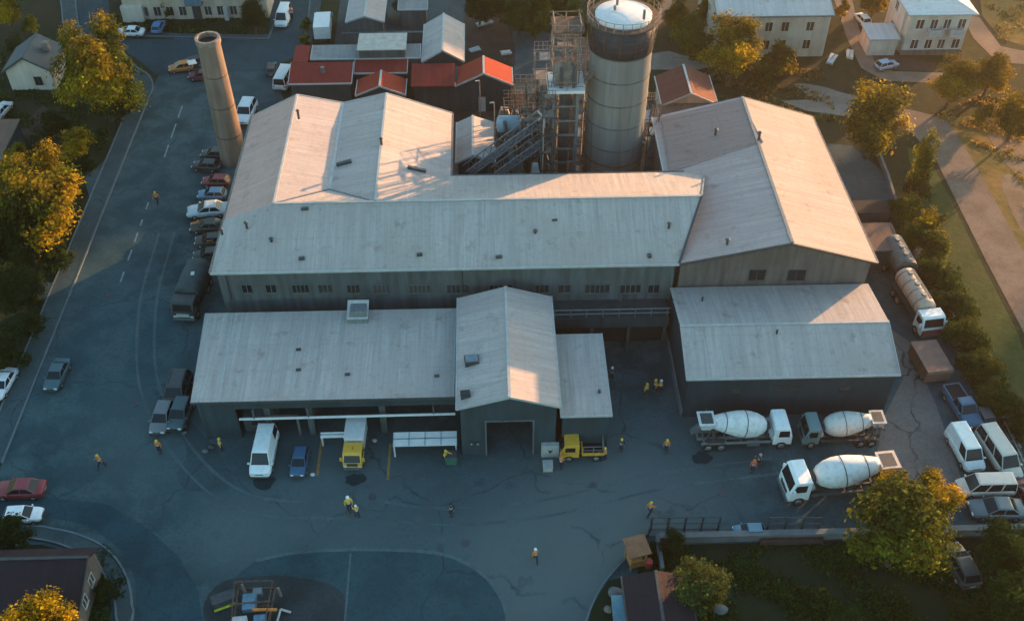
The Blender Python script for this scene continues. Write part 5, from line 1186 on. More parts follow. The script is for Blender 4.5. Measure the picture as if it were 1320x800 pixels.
# ------------------------------------------------------------------ people
def skin_mesh(name, verts, edges, rad, mat, levels=1, root=0):
    me = bpy.data.meshes.new(name); me.from_pydata(verts, edges, []); me.update()
    o = bpy.data.objects.new('builder', me); COL.objects.link(o)
    md = o.modifiers.new('skin', 'SKIN'); md.use_smooth_shade = True
    for i, r in enumerate(rad):
        sv = me.skin_vertices[0].data[i]; sv.radius = (r, r) if not hasattr(r, '__len__') else r; sv.use_root = i == root
    sb = o.modifiers.new('sub', 'SUBSURF'); sb.levels = levels; sb.render_levels = levels
    dg = bpy.context.evaluated_depsgraph_get(); m2 = bpy.data.meshes.new_from_object(o.evaluated_get(dg)); m2.name = name
    m2.materials.clear(); m2.materials.append(mat); bpy.data.objects.remove(o); bpy.data.meshes.remove(me); return m2
def person_proto(stride=0., arm=(.25, .25), bend=.3):
    "a figure facing +X, feet on z = 0; returns the Empty with body, jacket, trousers, helmet, boots"
    t = thing('person', 'x', 'person', group='workers on the yard')
    hipz, kz = .92, .50; sx = stride
    lf = [(0, .10, hipz), (sx*.28+.04, .11, kz), (sx*.42, .11, .09), (sx*.42+.17, .12, .04)]
    rf = [(0, -.10, hipz), (-sx*.20+.05, -.11, kz+.01), (-sx*.50, -.11, .10), (-sx*.50+.17, -.12, .04)]
    sh = 1.43
    def armj(s, a): # swing a
        e = (math.sin(a)*.28, s*.26, sh-.27*math.cos(a)); h = (e[0]+math.sin(a+bend)*.25, s*.25, e[2]-.25*math.cos(a+bend)); return [(0, s*.20, sh), e, h]
    la, ra = armj(1, arm[0]), armj(-1, arm[1])
    V_ = [(0, 0, .98), (0, 0, 1.18), (0, 0, 1.38), (.0, 0, 1.50), (.02, 0, 1.58), (.035, 0, 1.68)]; E = [(0, 1), (1, 2), (2, 3), (3, 4), (4, 5)]; Rr = [(.14, .11), (.13, .10), (.16, .11), .055, .085, .082]
    def chain(base, pts, rs):
        k = base
        for p, r in zip(pts, rs): V_.append(p); Rr.append(r); E.append((k, len(V_)-1)); k = len(V_)-1
        return k
    chain(0, lf, (.095, .065, .045, .04)); chain(0, rf, (.095, .065, .045, .04))
    for s, a in ((1, la), (-1, ra)):
        k = chain(2, a, (.06, .048, .036)); h = Vector(a[2]); d = (h-Vector(a[1])).normalized()
        k = chain(k, [h+d*.07], (.036,))
        f = h+d*.09
        for j, (o_, ln_) in enumerate(((-.03, .07), (-.01, .085), (.01, .08), (.03, .062))):
            chain(k, [f+Vector((o_, 0, 0))+d*.03, f+Vector((o_*1.15, -s*.015, 0))+d*ln_], (.011, .009))
        chain(k, [h+d*.05+Vector((.045, -s*.02, 0)), h+d*.09+Vector((.06, -s*.03, 0))], (.012, .01))
    b = bpy.data.objects.new('body', skin_mesh('body', V_, E, Rr, M['skin'])); COL.objects.link(b); b.parent = t
    # face
    MB().tube((.105, 0, 1.655), (.135, 0, 1.645), .018, .012, n=6).build('nose', M['skin'], b)
    for s in (-1, 1):
        MB().obox((.108, s*.032, 1.685), (.02, .022, .012)).build('eye', M['black'], b); MB().obox((.02, s*.09, 1.67), (.04, .025, .06)).build('ear', M['skin'], b)
    MB().obox((.108, 0, 1.615), (.015, .05, .012)).build('mouth', M['redlamp'], b)
    jv = [(0, 0, .96), (0, 0, 1.18), (0, 0, 1.40), (0, 0, 1.475)]; je = [(0, 1), (1, 2), (2, 3)]; jr = [(.165, .135), (.155, .125), (.185, .135), .085]
    for s, a in ((1, la), (-1, ra)):
        k = 2
        for p, r in zip(a, (.08, .066, .052)): jv.append(tuple(p)); jr.append(r); je.append((k, len(jv)-1)); k = len(jv)-1
    j = bpy.data.objects.new('jacket', skin_mesh('jacket', jv, je, jr, M['cloth'])); COL.objects.link(j); j.parent = t
    tv = [(0, 0, .95)]; te = []; tr_ = [(.155, .13)]
    for leg in (lf, rf):
        k = 0
        for p, r in zip(leg[:3], (.112, .082, .065)): tv.append(tuple(p)); tr_.append(r); te.append((k, len(tv)-1)); k = len(tv)-1
    q_ = bpy.data.objects.new('trousers', skin_mesh('trousers', tv, te, tr_, M['cloth'])); COL.objects.link(q_); q_.parent = t
    for leg in (lf, rf):
        f = leg[3]; MB().frust(f[0]-.22, f[0]+.07, f[1]-.055, f[1]+.055, 0, f[0]-.2, f[0]-.02, f[1]-.045, f[1]+.045, .11).build('boot', M['trim_dark'], t)
    hm = MB(); hm.lathe([(.135, 1.70), (.13, 1.71), (.125, 1.76), (.095, 1.82), (.03, 1.845), (.005, 1.846)], (.03, 0, 0), 16); hm.box(.13, .2, -.07, .07, 1.70, 1.715); hm.build('helmet', M['cloth'], t)
    for z in (1.08, 1.22): MB().lathe([(.165, z-.02), (.172, z-.02), (.172, z+.02), (.165, z+.02)], (0, 0, 0), 14, cap=False).build('reflective_band', M['white'], j)
    return t
PP = [person_proto(0, (.1, -.1), .15), person_proto(.8, (-.5, .55), .4), person_proto(.35, (.9, .2), .9)]
OR, YE, WH, DK, RE = (.62, .19, .02), (.68, .42, .04), (.7, .7, .68), (.03, .035, .05), (.5, .10, .06)
def man(x, y, pose, deg, jk, hm, label, tr_=(.022, .028, .045), s=.98):
    p = G(x, y+6, 0); place(PP[pose], (p.x, p.y, Z4+.006), R(deg), label, None, None, {'jacket': jk, 'helmet': hm, 'trousers': tr_}, s)
man(204, 257, 1, -100, OR, YE, 'worker in orange jacket walking down the middle of the left road')
man(132, 596, 1, 200, OR, YE, 'worker in orange jacket striding on the road at lower left')
man(207, 577, 0, -90, OR, YE, 'worker in orange jacket standing in front of the grey off-road car')
man(286, 575, 0, 20, YE, YE, 'worker in yellow jacket at the left corner of the garage')
man(451, 653, 0, -60, YE, WH, 'worker in yellow jacket and white helmet, taller of the pair in mid yard', s=1.2)
man(461, 660, 2, 120, YE, WH, 'worker in yellow jacket bending beside a taller colleague in mid yard', s=.9)
man(582, 658, 0, -90, DK, DK, 'person in dark clothes standing alone in front of the workshop doorway')
man(690, 717, 1, 100, OR, WH, 'worker in orange jacket and white helmet walking up the lower yard')
man(837, 657, 1, 40, OR, YE, 'worker in orange jacket walking towards the corner fence')
man(858, 576, 0, -90, OR, YE, 'worker in orange jacket standing left of the white cement mixer')
man(800, 575, 0, -90, DK, YE, 'worker in dark clothes with yellow helmet right of the yellow flatbed')
man(779, 587, 2, 170, OR, YE, 'worker in orange jacket at the gas bottle rack')
man(723, 597, 2, 60, OR, OR, 'worker in orange jacket bending at the front of the yellow flatbed')
man(832, 504, 0, -40, YE, YE, 'worker in yellow jacket, left one of the group in the alley')
man(844, 499, 0, 200, OR, YE, 'worker in orange jacket, middle one of the group in the alley')
man(851, 500, 2, 160, YE, WH, 'worker in yellow jacket and white helmet, right one of the group in the alley')
man(969, 602, 0, -100, RE, OR, 'worker in red jacket standing below the white cement mixer')
man(977, 595, 1, 160, DK, (.45, .25, .25), 'worker in dark jacket walking behind the one in red')
man(788, 483, 0, -90, DK, WH, 'worker in dark clothes and white helmet beside the lean-to roof')
man(575, 590, 2, -30, YE, YE, 'worker in yellow jacket by the green bin at the workshop corner')
man(377, 20, 0, -90, RE, RE, 'person in red clothes beside the white van on the upper street', s=1.1)

# ------------------------------------------------------------------ small things on the yard
p = G(582, 596, 0); t = thing('waste_bin', 'green waste bin at the left corner of the workshop', 'bin', (p.x, p.y, Z4))
MB().frust(-.45, .45, -.4, .4, .12, -.55, .55, -.5, .5, 1.1).build('body', mottled('bin_green', (.03, .12, .09), .3, 3, .6), t); MB().frust(-.58, .58, -.53, .53, 1.1, -.5, .5, -.42, .42, 1.22).build('lid', M['steel_dark'], t)
for s in (-.35, .35): MB().tube((s, -.35, .12), (s, -.25, .12), .12, n=10).build('wheel', M['rubber'], t)
p = G(706, 604, 0); t = thing('pale_crate', 'pale square crate on the ground in front of the wall cabinet', 'crate', (p.x, p.y, Z4))
c = MB(); c.box(-.42, .42, -.42, .42, .08, .62); c.build('box', M['trim'], t); c = MB()
for x in (-.38, 0, .38): c.box(x-.05, x+.05, -.44, .44, 0, .08)
c.build('skid', M['wood'], t); MB().box(-.46, .46, -.46, .46, .62, .68).build('lid', M['trim'], t)
def sack(x, y, s, m, label, name='sack'):
    p = G(x, y, 0); b = MB((p.x, p.y, 0)); rn = random.Random(int(x)); rs = []
    for z, k in ((0, .8), (.12, 1), (.3, .95), (.42, .6), (.47, .2)):
        rs.append([(p.x+s*k*(1+rn.uniform(-.15, .15))*math.cos(2*math.pi*j/10)*.5, p.y+s*k*(1+rn.uniform(-.15, .15))*math.sin(2*math.pi*j/10)*.38, z*s) for j in range(10)])
    b.rings(rs, 0, True); tag(b.build(name, M[m]), label, name)
sack(265, 582, .6, 'concrete', 'pale sack on the ground at the left garage corner'); sack(238, 558, .5, 'concrete', 'small pale sack beside the teal car at the garage corner')
sack(403, 612, .45, 'white', 'small white sack on the ground beside the orange parking line'); sack(273, 577, .7, 'steel_dark', 'dark sack next to the worker at the left garage corner')
sack(483, 568, .5, 'trim', 'pale sack inside the garage bay right of the yellow cab truck')
sack(793, 765, 1.3, 'concrete', 'pale boulder at the edge of the round garden, lower middle', 'boulder'); sack(784, 786, .8, 'gravel', 'small tan boulder beside the pale blue skip', 'boulder')
sack(928, 787, 1.2, 'concrete', 'pale boulder on the lawn below the pale olive tree', 'boulder')
p = G(798, 790, .8); t = thing('skip', 'pale blue skip beside the plum roofed shed at the bottom', 'skip', (p.x, p.y, 0), R(90))
MB().frust(-1.0, 1.0, -.45, .45, .1, -1.3, 1.3, -.5, .5, 1.2).build('body', mottled('skip_blue', (.09, .18, .22), .2, 2, .5), t); MB().box(-1.34, 1.34, -.54, .54, 1.2, 1.28).build('lid', mottled('skip_lid', (.12, .24, .29), .2, 2, .5), t)
p = G(836, 727, .4); t = thing('barrel', 'small red barrel behind the wooden kiosk', 'barrel', (p.x, p.y, 0)); MB().lathe([(.3, 0), (.32, .05), (.32, .85), (.3, .9)], (0, 0, 0), 16).build('body', mottled('barrel_red', (.35, .03, .03), .2, 3, .5), t); MB().lathe([(.33, .3), (.35, .33), (.33, .36)], (0, 0, 0), 16, cap=False).build('hoop', M['steel_dark'], t)
# wooden kiosk
p = G(820, 714, 1.2); t = thing('wooden_kiosk', 'small orange-brown wooden kiosk at the yard corner', 'kiosk', (p.x, p.y, 0), R(14))
for x in (-.62, .62):
    for y in (-.62, .62): MB().box(x-.07, x+.07, y-.07, y+.07, 0, 2.2).build('post', M['wood'], t)
b = MB(); b.box(-.62, .62, .5, .58, .3, 2.1); b.box(-.6, .6, -.58, -.5, .3, 1.0); b.box(-.58, -.5, -.55, .55, .3, 1.0); b.build('wall', M['wood'], t)
MB().slab([(-.95, -.85, 2.2), (.95, -.85, 2.2), (.95, .95, 2.45), (-.95, .95, 2.45)], .1).build('roof', mottled('kiosk_roof', (.20, .095, .05), .25, 2, .8), t)
MB().box(-.6, .6, -.6, .6, .2, .3).build('floor', M['wood'], t)
# orange flag by the left road, seen among the trees
p = G(80, 331, 0); t = thing('road_sign', 'small orange sign on a thin post in the verge under the dark tree', 'sign', (p.x, p.y, .1)); MB().tube((0, 0, 0), (0, 0, 2.4), .045, n=6).build('post', M['steel'], t); MB().obox((.05, -.06, 2.2), (.85, .05, .5), .1).build('panel', M['orange'], t)
# wreck at the bottom edge
for nm, pts in (('oil_stain', ((262, 790), (282, 752), (330, 742), (385, 744), (432, 756), (448, 785), (420, 822), (300, 830))),):
    sheet(nm, GP(*pts), Z3+.003, asphalt('oil_asphalt', (.026, .032, .035), .8, 1.2, .2), True)
p = G(326, 790, .6); t = thing('scrapped_machine', 'rusty scrapped machine with blue panels and bent frame at the bottom edge', 'machine', (p.x, p.y, Z4), R(-90))
f = MB()
for s in (-1, 1): f.beam((-2.2, s*1.5, .6), (2.6, s*1.25, .6), .16); f.beam((-2.2, s*1.5, .6), (-2.0, s*1.5, 2.0), .1); f.beam((-2.0, s*1.5, 2.0), (1.2, s*1.3, 1.6), .08)
for x in (-2.2, -.6, .9, 2.5): f.beam((x, -1.5, .6), (x, 1.5, .62), .14)
f.beam((-2.0, -1.5, 2.0), (-2.0, 1.5, 2.05), .09); f.beam((-.4, -1.7, 1.3), (-.5, 1.5, 1.5), .13); f.build('frame', M['rust'], t)
MB().beam((.15, .1, 1.4), (.35, 2.1, 1.65), .2, .14).build('arm', M['orange'], t)
for x, y, sx, sy, m in ((-.6, -.25, 1.4, 1.05, 'blue'), (1.2, .8, 1.2, .9, 'blue'), (1.3, -.75, 1.2, 1.1, 'trim')): MB().obox((x, y, 1.15), (sx, sy, .55), .08).build('panel', M[m], t)
MB().obox((-1.6, .2, .95), (.6, .7, .5), .1).build('engine', M['steel'], t)
for x, y in ((-1.9, -.9), (-1.5, 2.0)): MB().tube((x, y, .6), (x+.1, y, 1.9), .13, .1, n=8).build('exhaust_stack', M['rust_pale'], t)
for s in (-1, 1):
    w_ = MB(); w_.lathe([(.25, -.15), (.5, -.15), (.55, -.1), (.55, .1), (.5, .15), (.25, .15)], (0, 0, 0), 16, axis='y'); wo = w_.build('wheel', M['rubber'], t); wo.location = (1.8, s*1.7, .55)
p = G(289, 773, .3); t = thing('digger_bucket', 'dark loader bucket with a yellow edge left of the scrapped machine', 'bucket', (p.x, p.y, Z4), R(22))
MB().frust(-.9, .9, -.45, .3, .05, -.95, .95, -.35, .55, .65).build('shell', M['steel_dark'], t); MB().box(-.95, .95, -.62, -.46, .05, .14).build('cutting_edge', mottled('lime_paint', (.5, .5, .04), .2, 3, .5), t)
p = G(364, 792, .3); t = thing('bent_pipe', 'pale bent pipe lying right of the scrapped machine', 'pipe', (p.x, p.y, Z4)); MB().tube((-.4, -.6, .12), (-.2, .5, .3), .1, n=8).tube((-.2, .5, .3), (.6, .3, .12), .1, n=8).build('tube', M['trim'], t)
# stuff near the white houses
for k, (x, y, s, dg, m, lab) in enumerate(((1072, 78, 2.6, 60, 'trim', 'pale stack of boards beside the long white house'), (1095, 72, 2.2, 75, 'wall_white', 'white stack of boards by the lane at the long white house'), (1128, 62, 2, 10, 'rust', 'rusty stack of boards under the white flat roofed garage'), (612, 66, 1.6, 30, 'trim', 'pale plank stack on the brown dirt yard'), (625, 32, 2.4, 25, 'trim', 'long pale planks at the top of the brown dirt yard'), (652, 70, 1.4, 10, 'wall_white', 'small white plank stack right of the brown dirt yard'))):
    p = G(x, y, 0); t = thing('plank_stack', lab, 'planks', (p.x, p.y, Z4+.02), R(dg))
    for j in range(4): MB().obox((random.uniform(-.1, .1), (j % 2-.5)*.5, .12+.14*(j//2)), (s, .42, .12), random.uniform(-.06, .06)).build('plank', M[m], t)

# ------------------------------------------------------------------ trees
def crown_mesh(seed, n_lobe, n_cl, n_leaf, leaf, flat=1.0, upright=False):
    rg = np.random.default_rng(seed)
    lobes = []
    for i in range(n_lobe*2):
        a = 2*math.pi*i*.618+rg.uniform(-.4, .4); e = rg.uniform(-.45, 1.15); r = rg.uniform(.35, .80); q_ = rg.uniform(.17, .36)
        c = np.array([math.cos(a)*math.cos(e)*r, math.sin(a)*math.cos(e)*r, math.sin(e)*r*1.2]); lobes.append((c, q_))
    lobes.append((np.array([rg.uniform(-.3, .3), rg.uniform(-.3, .3), .72]), .30)); lobes.append((np.array([rg.uniform(-.2, .2), rg.uniform(-.2, .2), .25]), .42)); lobes.append((np.array([0, 0, -.15]), .50))
    if upright: lobes = [(c*np.array([.6, .6, 1.25]), r) for c, r in lobes]
    lw = np.array([r**1.6 for c, r in lobes]); lw /= lw.sum()
    P = []
    for k in range(n_cl):
        c, r = lobes[rg.choice(len(lobes), p=lw)]
        d = rg.normal(size=3); d /= np.linalg.norm(d); rad = r*rg.uniform(.62, 1.06); ctr = c+d*rad
        m = int(n_leaf*rg.uniform(.5, 1.4)); s = rg.uniform(.06, .115)
        q_ = rg.normal(size=(m, 3)); q_ *= (s*np.array([1, 1, .7])); P.append(ctr+q_)
    P = np.concatenate(P); P[:, 2] *= flat; N = len(P)
    nrm = rg.normal(size=(N, 3)); nrm[:, 2] = np.abs(nrm[:, 2])+.35; out = P/np.maximum(np.linalg.norm(P, axis=1, keepdims=True), .1); nrm = nrm*.8 + out*1.7
    nrm /= np.linalg.norm(nrm, axis=1, keepdims=True)
    t = np.cross(nrm, rg.normal(size=(N, 3))); t /= np.linalg.norm(t, axis=1, keepdims=True); b = np.cross(nrm, t)
    sz = leaf*rg.choice([.55, .8, 1.0, 1.5], p=[.3, .35, .25, .1], size=(N, 1))*rg.uniform(.85, 1.15, size=(N, 1)); fold = nrm*sz*.18
    V_ = np.stack([P-t*sz, P-b*sz*.62+fold, P+t*sz, P+b*sz*.62+fold], 1).reshape(-1, 3)
    me = bpy.data.meshes.new('crown'); me.vertices.add(len(V_)); me.vertices.foreach_set('co', V_.astype(np.float32).ravel())
    me.loops.add(4*N); me.loops.foreach_set('vertex_index', np.arange(4*N, dtype=np.int32)); me.polygons.add(N); me.polygons.foreach_set('loop_start', np.arange(0, 4*N, 4, dtype=np.int32))
    me.update(calc_edges=True); me.materials.append(M['leaf']); return me
CM = [crown_mesh(11, 7, 420, 42, .040), crown_mesh(12, 6, 400, 42, .042), crown_mesh(13, 8, 420, 42, .040), crown_mesh(14, 5, 200, 34, .060), crown_mesh(15, 6, 190, 34, .062), crown_mesh(16, 6, 230, 34, .052, 1.0, True)]
def trunk_mesh(seed):
    rn = random.Random(seed); b = MB(); b.tube((0, 0, 0), (.02, .01, .5), .055, .038, 8); b.tube((.02, .01, .5), (.03, .03, .9), .038, .018, 8)
    for k in range(5):
        a = 2*math.pi*k/5+rn.random(); h = rn.uniform(.42, .7); b.tube((.02, .01, h), (.30*math.cos(a), .30*math.sin(a), h+.28), .022, .008, 6)
    return b.mesh('trunk', M['bark'])
TM = [trunk_mesh(1), trunk_mesh(2)]
GOLD, GREEN, OLIVE, DARK, PALE, AMBER = (.38, .245, .012), (.050, .080, .014), (.17, .155, .016), (.013, .028, .011), (.11, .125, .036), (.30, .18, .012)
NTREE = [0]
def tree(x, y, wpx, kind, label, amt=1.0, k=None, hf=1.15, zf=None, name='tree', cat='tree', group='trees around the factory', lift=1.0, hs=None):
    "x, y: photograph pixel of the crown's centre; wpx: crown width in photograph pixels"
    p = G(x, y, 4); R_ = wpx/2/pxm(p)*1.0
    hz = R_*hf*lift if zf is None else zf
    p = G(x, y, hz); rz = R_*(hs or 1.0); i = NTREE[0]; NTREE[0] += 1
    t = thing(name, label, cat, (p.x, p.y, 0), 0, group)
    c = bpy.data.objects.new('crown', CM[(i*2+i//3) % 3 if k is None else k]); COL.objects.link(c); c.parent = t; c.location = (0, 0, hz); c.scale = (R_*1.02, R_*1.02, rz); c.rotation_euler = (0, 0, i*1.7); c.color = (*kind, amt)
    q_ = bpy.data.objects.new('trunk', TM[i % 2]); COL.objects.link(q_); q_.parent = t; s = hz+rz*.3; q_.scale = (s*.9, s*.9, s)
    return t
tree(128, 102, 108, GOLD, 'big golden tree beside the small white gabled house', .8, 0, 1.15, hs=1.05)
tree(143, 68, 58, GOLD, 'tall golden tree top rising behind the big golden tree', 1, 5, 1.9, hs=1.5)
tree(98, 72, 52, GOLD, 'golden tree top leaning over the slate roof of the white gabled house', 1, 5, 1.7, hs=1.35)
tree(150, 132, 62, GREEN, 'dark green tree just below the big golden tree', .5, 1, 1.0)
tree(98, 186, 50, GOLD, 'small golden tree at the bend of the left pavement', 1, 3, 1.2)
tree(52, 268, 122, GOLD, 'wide golden-topped tree over the left road verge', .7, 2, 1.1, hs=1.05)
tree(72, 232, 60, GOLD, 'upright golden tree behind the wide golden-topped tree', 1, 5, 1.8, hs=1.4)
tree(14, 236, 70, AMBER, 'amber tree at the left edge behind the wide golden-topped tree', .9, 1, 1.3)
tree(20, 372, 78, DARK, 'dark green tree at the left edge below the wide golden-topped tree', .5, 0, 1.1)
tree(72, 330, 50, DARK, 'small dark tree beside the orange sign on the verge', .5, 4, 1.0)
tree(6, 455, 56, DARK, 'dark bushy tree above the pale silver car at the left edge', .4, 3, 1.0)
tree(8, 14, 50, GOLD, 'golden tree in the top left corner', .9, 1, 1.2)
tree(40, 32, 26, GOLD, 'small golden tree near the top left corner', 1, 3, 1.2)
tree(60, 62, 34, GREEN, 'green bush behind the small white gabled house', .6, 4, 1.0)
tree(22, 205, 44, GOLD, 'golden shrub tree above the brown flat shed front', .8, 4, 1.0)
tree(326, 20, 44, DARK, 'dark tree at the right end of the apartment block', .5, 1, 1.2)
tree(216, 12, 26, DARK, 'dark green tree before the balcony of the apartment block', .5, 4, .9)
tree(393, 52, 17, (.46,.30,.01), 'bright yellow bush at the street corner by the dull red shed', 1, 3, .9, name='bush', cat='bush')
tree(394, 33, 20, OLIVE, 'olive bush just above the bright yellow bush', .7, 4, .9, name='bush', cat='bush')
tree(56, 822, 110, (.44,.28,.010), 'golden tree cut by the bottom edge before the dark roofed house', 1, 2, 1.2)
tree(10, 688, 66, DARK, 'dark bush over the white hatchback at the lower left edge', .4, 4, 1.0)
tree(135, 760, 34, DARK, 'small dark shrub inside the road bend by the white gable', .4, 3, .8, name='bush', cat='bush')
tree(1164, 682, 142, OLIVE, 'big tree with golden top in front of the nearest cement mixer', .62, 0, 1.15, hs=1.12)
tree(1204, 645, 74, GOLD, 'golden tree rising behind the big tree by the car park', 1, 2, 1.6)
tree(1148, 632, 60, GOLD, 'golden young tree left of the big tree by the car park', .85, 1, 1.5)
tree(902, 758, 88, PALE, 'pale olive tree on the lawn beside the plum roofed shed', .8, 1, 1.2)
tree(868, 702, 44, DARK, 'dark shrub in the bend of the low wall by the kiosk', .4, 4, .8, name='bush', cat='bush')
tree(1300, 712, 88, GREEN, 'green tree at the right edge below the car park', .7, 2, 1.05)
tree(1312, 775, 92, GREEN, 'mid green tree in the lower right corner', .75, 1, 1.05)
tree(1098, 806, 62, PALE, 'pale green tree cut by the bottom edge on the lawn', .6, 0, 1.2)
tree(1242, 800, 60, DARK, 'dark tree at the bottom edge left of the corner tree', .4, 4, 1.0)
tree(1128, 158, 102, GOLD, 'large rounded golden tree right of the factory wing', .72, 1, 1.05)
tree(1189, 216, 44, OLIVE, 'slim upright olive tree at the upper end of the hedge', .8, 5, 1.9, hs=1.9)
tree(1229, 110, 64, AMBER, 'amber tree below the cream apartment house', .7, 2, 1.05)
tree(1278, 96, 62, AMBER, 'hazy orange tree right of the amber one by the field road', .8, 0, 1.05)
tree(1310, 152, 70, AMBER, 'hazy orange tree at the right edge above the dirt road', .7, 1, 1.05)
tree(1268, 150, 34, OLIVE, 'olive bush between the hazy orange trees', .6, 4, .8, name='bush', cat='bush')
tree(944, 68, 84, GOLD, 'golden tree in front of the long white house', .75, 2, 1.15)
tree(1008, 78, 50, AMBER, 'rust coloured bush in front of the long white house', .6, 4, .9)
tree(985, 98, 40, OLIVE, 'olive bush right of the golden tree by the long white house', .6, 3, .8, name='bush', cat='bush')
tree(893, 48, 60, OLIVE, 'olive tree above the brown-red tiled house', .6, 0, 1.1)
tree(872, 22, 42, AMBER, 'amber tree right of the silo top', .6, 1, 1.1)
tree(912, 18, 40, AMBER, 'amber tree left of the long white house roof', .7, 4, 1.1)
tree(1058, 6, 34, AMBER, 'orange tree at the top edge right of the long white house', .8, 3, 1.0)
tree(1086, 14, 26, AMBER, 'small orange tree beside the lane at the top edge', .8, 4, 1.0)
tree(1128, 4, 40, AMBER, 'amber tree at the top edge left of the cream apartment house', .6, 1, 1.0)
tree(34, 312, 76, DARK, 'dark tree right under the wide golden-topped tree', .4, 1, 1.0)
tree(40, 420, 50, DARK, 'dark bush beside the pavement above the dark teal car', .4, 4, .9, name='bush', cat='bush')
tree(-14, 320, 70, DARK, 'dark tree crown cut by the left edge below the amber tree', .4, 2, 1.0)
tree(112, 210, 26, DARK, 'small dark bush by the driveway at the pavement bend', .4, 3, .8, name='bush', cat='bush')
tree(70, 160, 44, DARK, 'dark bush between the brown flat shed and the pavement', .4, 4, .8, name='bush', cat='bush')
tree(20, 60, 30, DARK, 'dark bush left of the small white gabled house', .4, 3, .9, name='bush', cat='bush')
# hedge of small trees along the yard
H_ = [(1166, 272, 44, OLIVE, .7), (1182, 248, 34, GREEN, .7), (1196, 292, 44, (.40,.26,.01), .9), (1176, 308, 40, GREEN, .7), (1205, 322, 46, OLIVE, .6), (1198, 352, 40, GREEN, .6), (1222, 366, 44, GREEN, .7), (1216, 392, 40, DARK, .6), (1240, 402, 44, GREEN, .7), (1236, 430, 42, OLIVE, .5), (1256, 440, 42, GREEN, .7), (1256, 470, 42, GREEN, .6), (1274, 480, 42, OLIVE, .5), (1276, 508, 42, GREEN, .6), (1294, 520, 42, GREEN, .6), (1312, 548, 40, DARK, .5)]
hl = ['olive hedge tree nearest to the slim upright tree', 'small green hedge tree at the foot of the slim upright tree', 'yellow-topped hedge tree right of the dark steel container', 'green hedge tree beside the flat brown annex', 'olive hedge tree just below the yellow-topped one', 'green hedge tree beside the grey tank trailer', 'green hedge tree on the road side, level with the tank lorry cab', 'dark hedge tree on the yard side, beside the cream tank lorry', 'green hedge tree on the road side, level with the red cab front', 'olive hedge tree on the yard side, beside the rusty cargo box', 'green hedge tree on the road side, right of the rusty cargo box', 'green hedge tree on the yard side, just above the blue pickup', 'olive hedge tree on the road side, level with the blue pickup bed', 'green hedge tree right above the dark hatchback', 'green hedge tree on the road side, right of the dark hatchback', 'dark hedge tree at the lowest end, beside the beige minibus fence']
for (x, y, w_, c, a), lab in zip(H_, hl): tree(x, y, w_*1.15, c, lab, a, 3+(x % 2), .85, group='small trees of the hedge', name='hedge_tree', cat='hedge tree')
B_ = [(618, 12, 46, DARK), (645, 8, 44, OLIVE), (668, 22, 50, GREEN), (694, 14, 46, OLIVE), (716, 6, 40, GREEN), (690, 36, 34, OLIVE), (738, 20, 36, OLIVE), (520, 4, 34, DARK), (757, 40, 26, GREEN), (842, 6, 30, AMBER)]
b_l = ['dark tree at the top edge above the brown dirt yard', 'olive tree at the top edge right of the brown dirt yard', 'broad green tree above the brown dirt yard path', 'olive tree right behind the scaffold mast of the tower', 'green tree at the top edge left of the silo', 'small olive tree in front of the broad green ones behind the tower', 'olive tree close to the left side of the silo top', 'dark tree at the top edge right of the pale sheet roofed shed', 'small green tree half hidden by the dark collar of the silo', 'amber tree just right of the white silo deck']
for (x, y, w_, c), lab in zip(B_, b_l): tree(x, y, w_, c, lab, .6, None, 1.1)

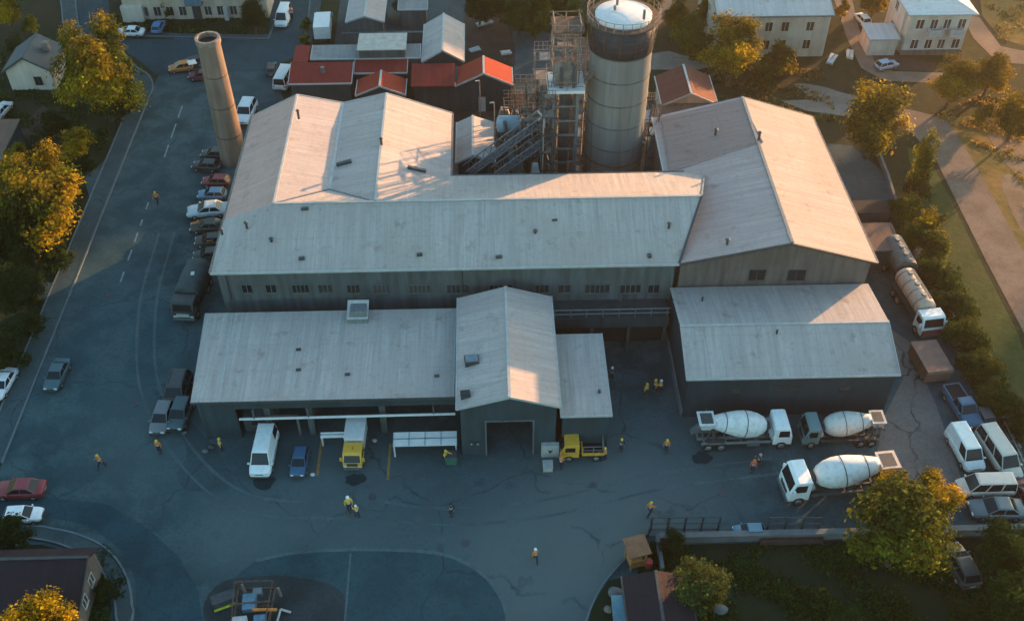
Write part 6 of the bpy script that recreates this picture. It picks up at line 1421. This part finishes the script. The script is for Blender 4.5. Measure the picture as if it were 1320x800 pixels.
# rough grass and weeds: uncountable, one object
def scatter(name, regions, seed, color, size):
    rg = np.random.default_rng(seed); P = []
    for (pts, n) in regions:
        w_ = np.array(GP(*pts)); lo, hi = w_.min(0), w_.max(0); q_ = rg.uniform(lo, hi, size=(n*2, 2)); ins = np.zeros(len(q_), bool)
        for i in range(len(w_)):
            a, b = w_[i-1], w_[i]; cnd = ((a[1] > q_[:, 1]) != (b[1] > q_[:, 1])) & (q_[:, 0] < (b[0]-a[0])*(q_[:, 1]-a[1])/(b[1]-a[1]+1e-9)+a[0]); ins ^= cnd
        q_ = q_[ins]; nz = np.sin(q_[:, 0]*.9+np.sin(q_[:, 1]*.7)*2)+np.sin(q_[:, 1]*1.1+q_[:, 0]*.4); q_ = q_[nz+rg.normal(size=len(q_))*.6 > .1]; P.append(q_)
    P = np.concatenate(P); N = len(P); k = 5
    ang = rg.uniform(0, 6.28, size=(N, k)); h = size*rg.uniform(.5, 1.6, size=(N, k)); lean = rg.uniform(.2, .8, size=(N, k)); off = rg.normal(size=(N, k, 2))*size*.5
    bx_ = P[:, None, 0]+off[..., 0]; by_ = P[:, None, 1]+off[..., 1]; wd = h*.28; cx, sy = np.cos(ang), np.sin(ang); z0 = np.full_like(bx_, .03)
    v = np.stack([np.stack([bx_-sy*wd, by_+cx*wd, z0], -1), np.stack([bx_+sy*wd, by_-cx*wd, z0], -1), np.stack([bx_+sy*wd*.6+cx*h*lean, by_-cx*wd*.6+sy*h*lean, h*.7], -1), np.stack([bx_-sy*wd*.6+cx*h*lean, by_+cx*wd*.6+sy*h*lean, h*.7], -1)], 2).reshape(-1, 3)
    n4 = N*k; me = bpy.data.meshes.new(name); me.vertices.add(len(v)); me.vertices.foreach_set('co', v.astype(np.float32).ravel()); me.loops.add(4*n4); me.loops.foreach_set('vertex_index', np.arange(4*n4, dtype=np.int32)); me.polygons.add(n4); me.polygons.foreach_set('loop_start', np.arange(0, 4*n4, 4, dtype=np.int32)); me.update(calc_edges=True); me.materials.append(M['leaf'])
    o = bpy.data.objects.new(name, me); COL.objects.link(o); o.color = (*color, 1); tag(o, kind='stuff'); return o
scatter('rough_grass', ((((1300, 200), (1420, 170), (1420, 400), (1365, 420)), 2500), (((1205, 150), (1290, 110), (1330, 170), (1290, 210)), 1500), (((1262, -10), (1420, -10), (1420, 60), (1290, 55)), 1500), (((880, 60), (1060, 90), (1080, 160), (930, 130)), 1600)), 5, (.26, .17, .05), .20)
scatter('lawn_tufts', ((((880, 706), (1320, 700), (1330, 830), (870, 830)), 5200), (((0, 240), (125, 210), (60, 385), (0, 480)), 3500), (((0, 60), (150, 100), (180, 115), (110, 230), (0, 240)), 4200), (((150, 20), (345, 20), (345, 46), (160, 44)), 1500), (((130, 690), (160, 740), (160, 800), (120, 800)), 700), (((840, 700), (870, 700), (860, 760), (820, 740)), 500)), 6, (.030, .064, .014), .22)

# ------------------------------------------------------------------ evening haze
HAZE = 0.00032
if HAZE:
    hz = MB((0, 250, 0)); hz.box(-720, 720, -320, 720, -1, 95); ho = hz.build('haze', None or bpy.data.materials.new('haze_air'))
    hm = ho.data.materials[0]; hm.use_nodes = True; t_ = hm.node_tree; t_.nodes.remove(t_.nodes['Principled BSDF'])
    pv = t_.nodes.new('ShaderNodeVolumePrincipled'); pv.inputs['Color'].default_value = (1.0, .86, .68, 1); pv.inputs['Density'].default_value = HAZE; pv.inputs['Anisotropy'].default_value = .88
    t_.links.new(pv.outputs[0], t_.nodes['Material Output'].inputs['Volume']); tag(ho, kind='stuff'); ho['label'] = 'thin warm evening haze over the whole place'
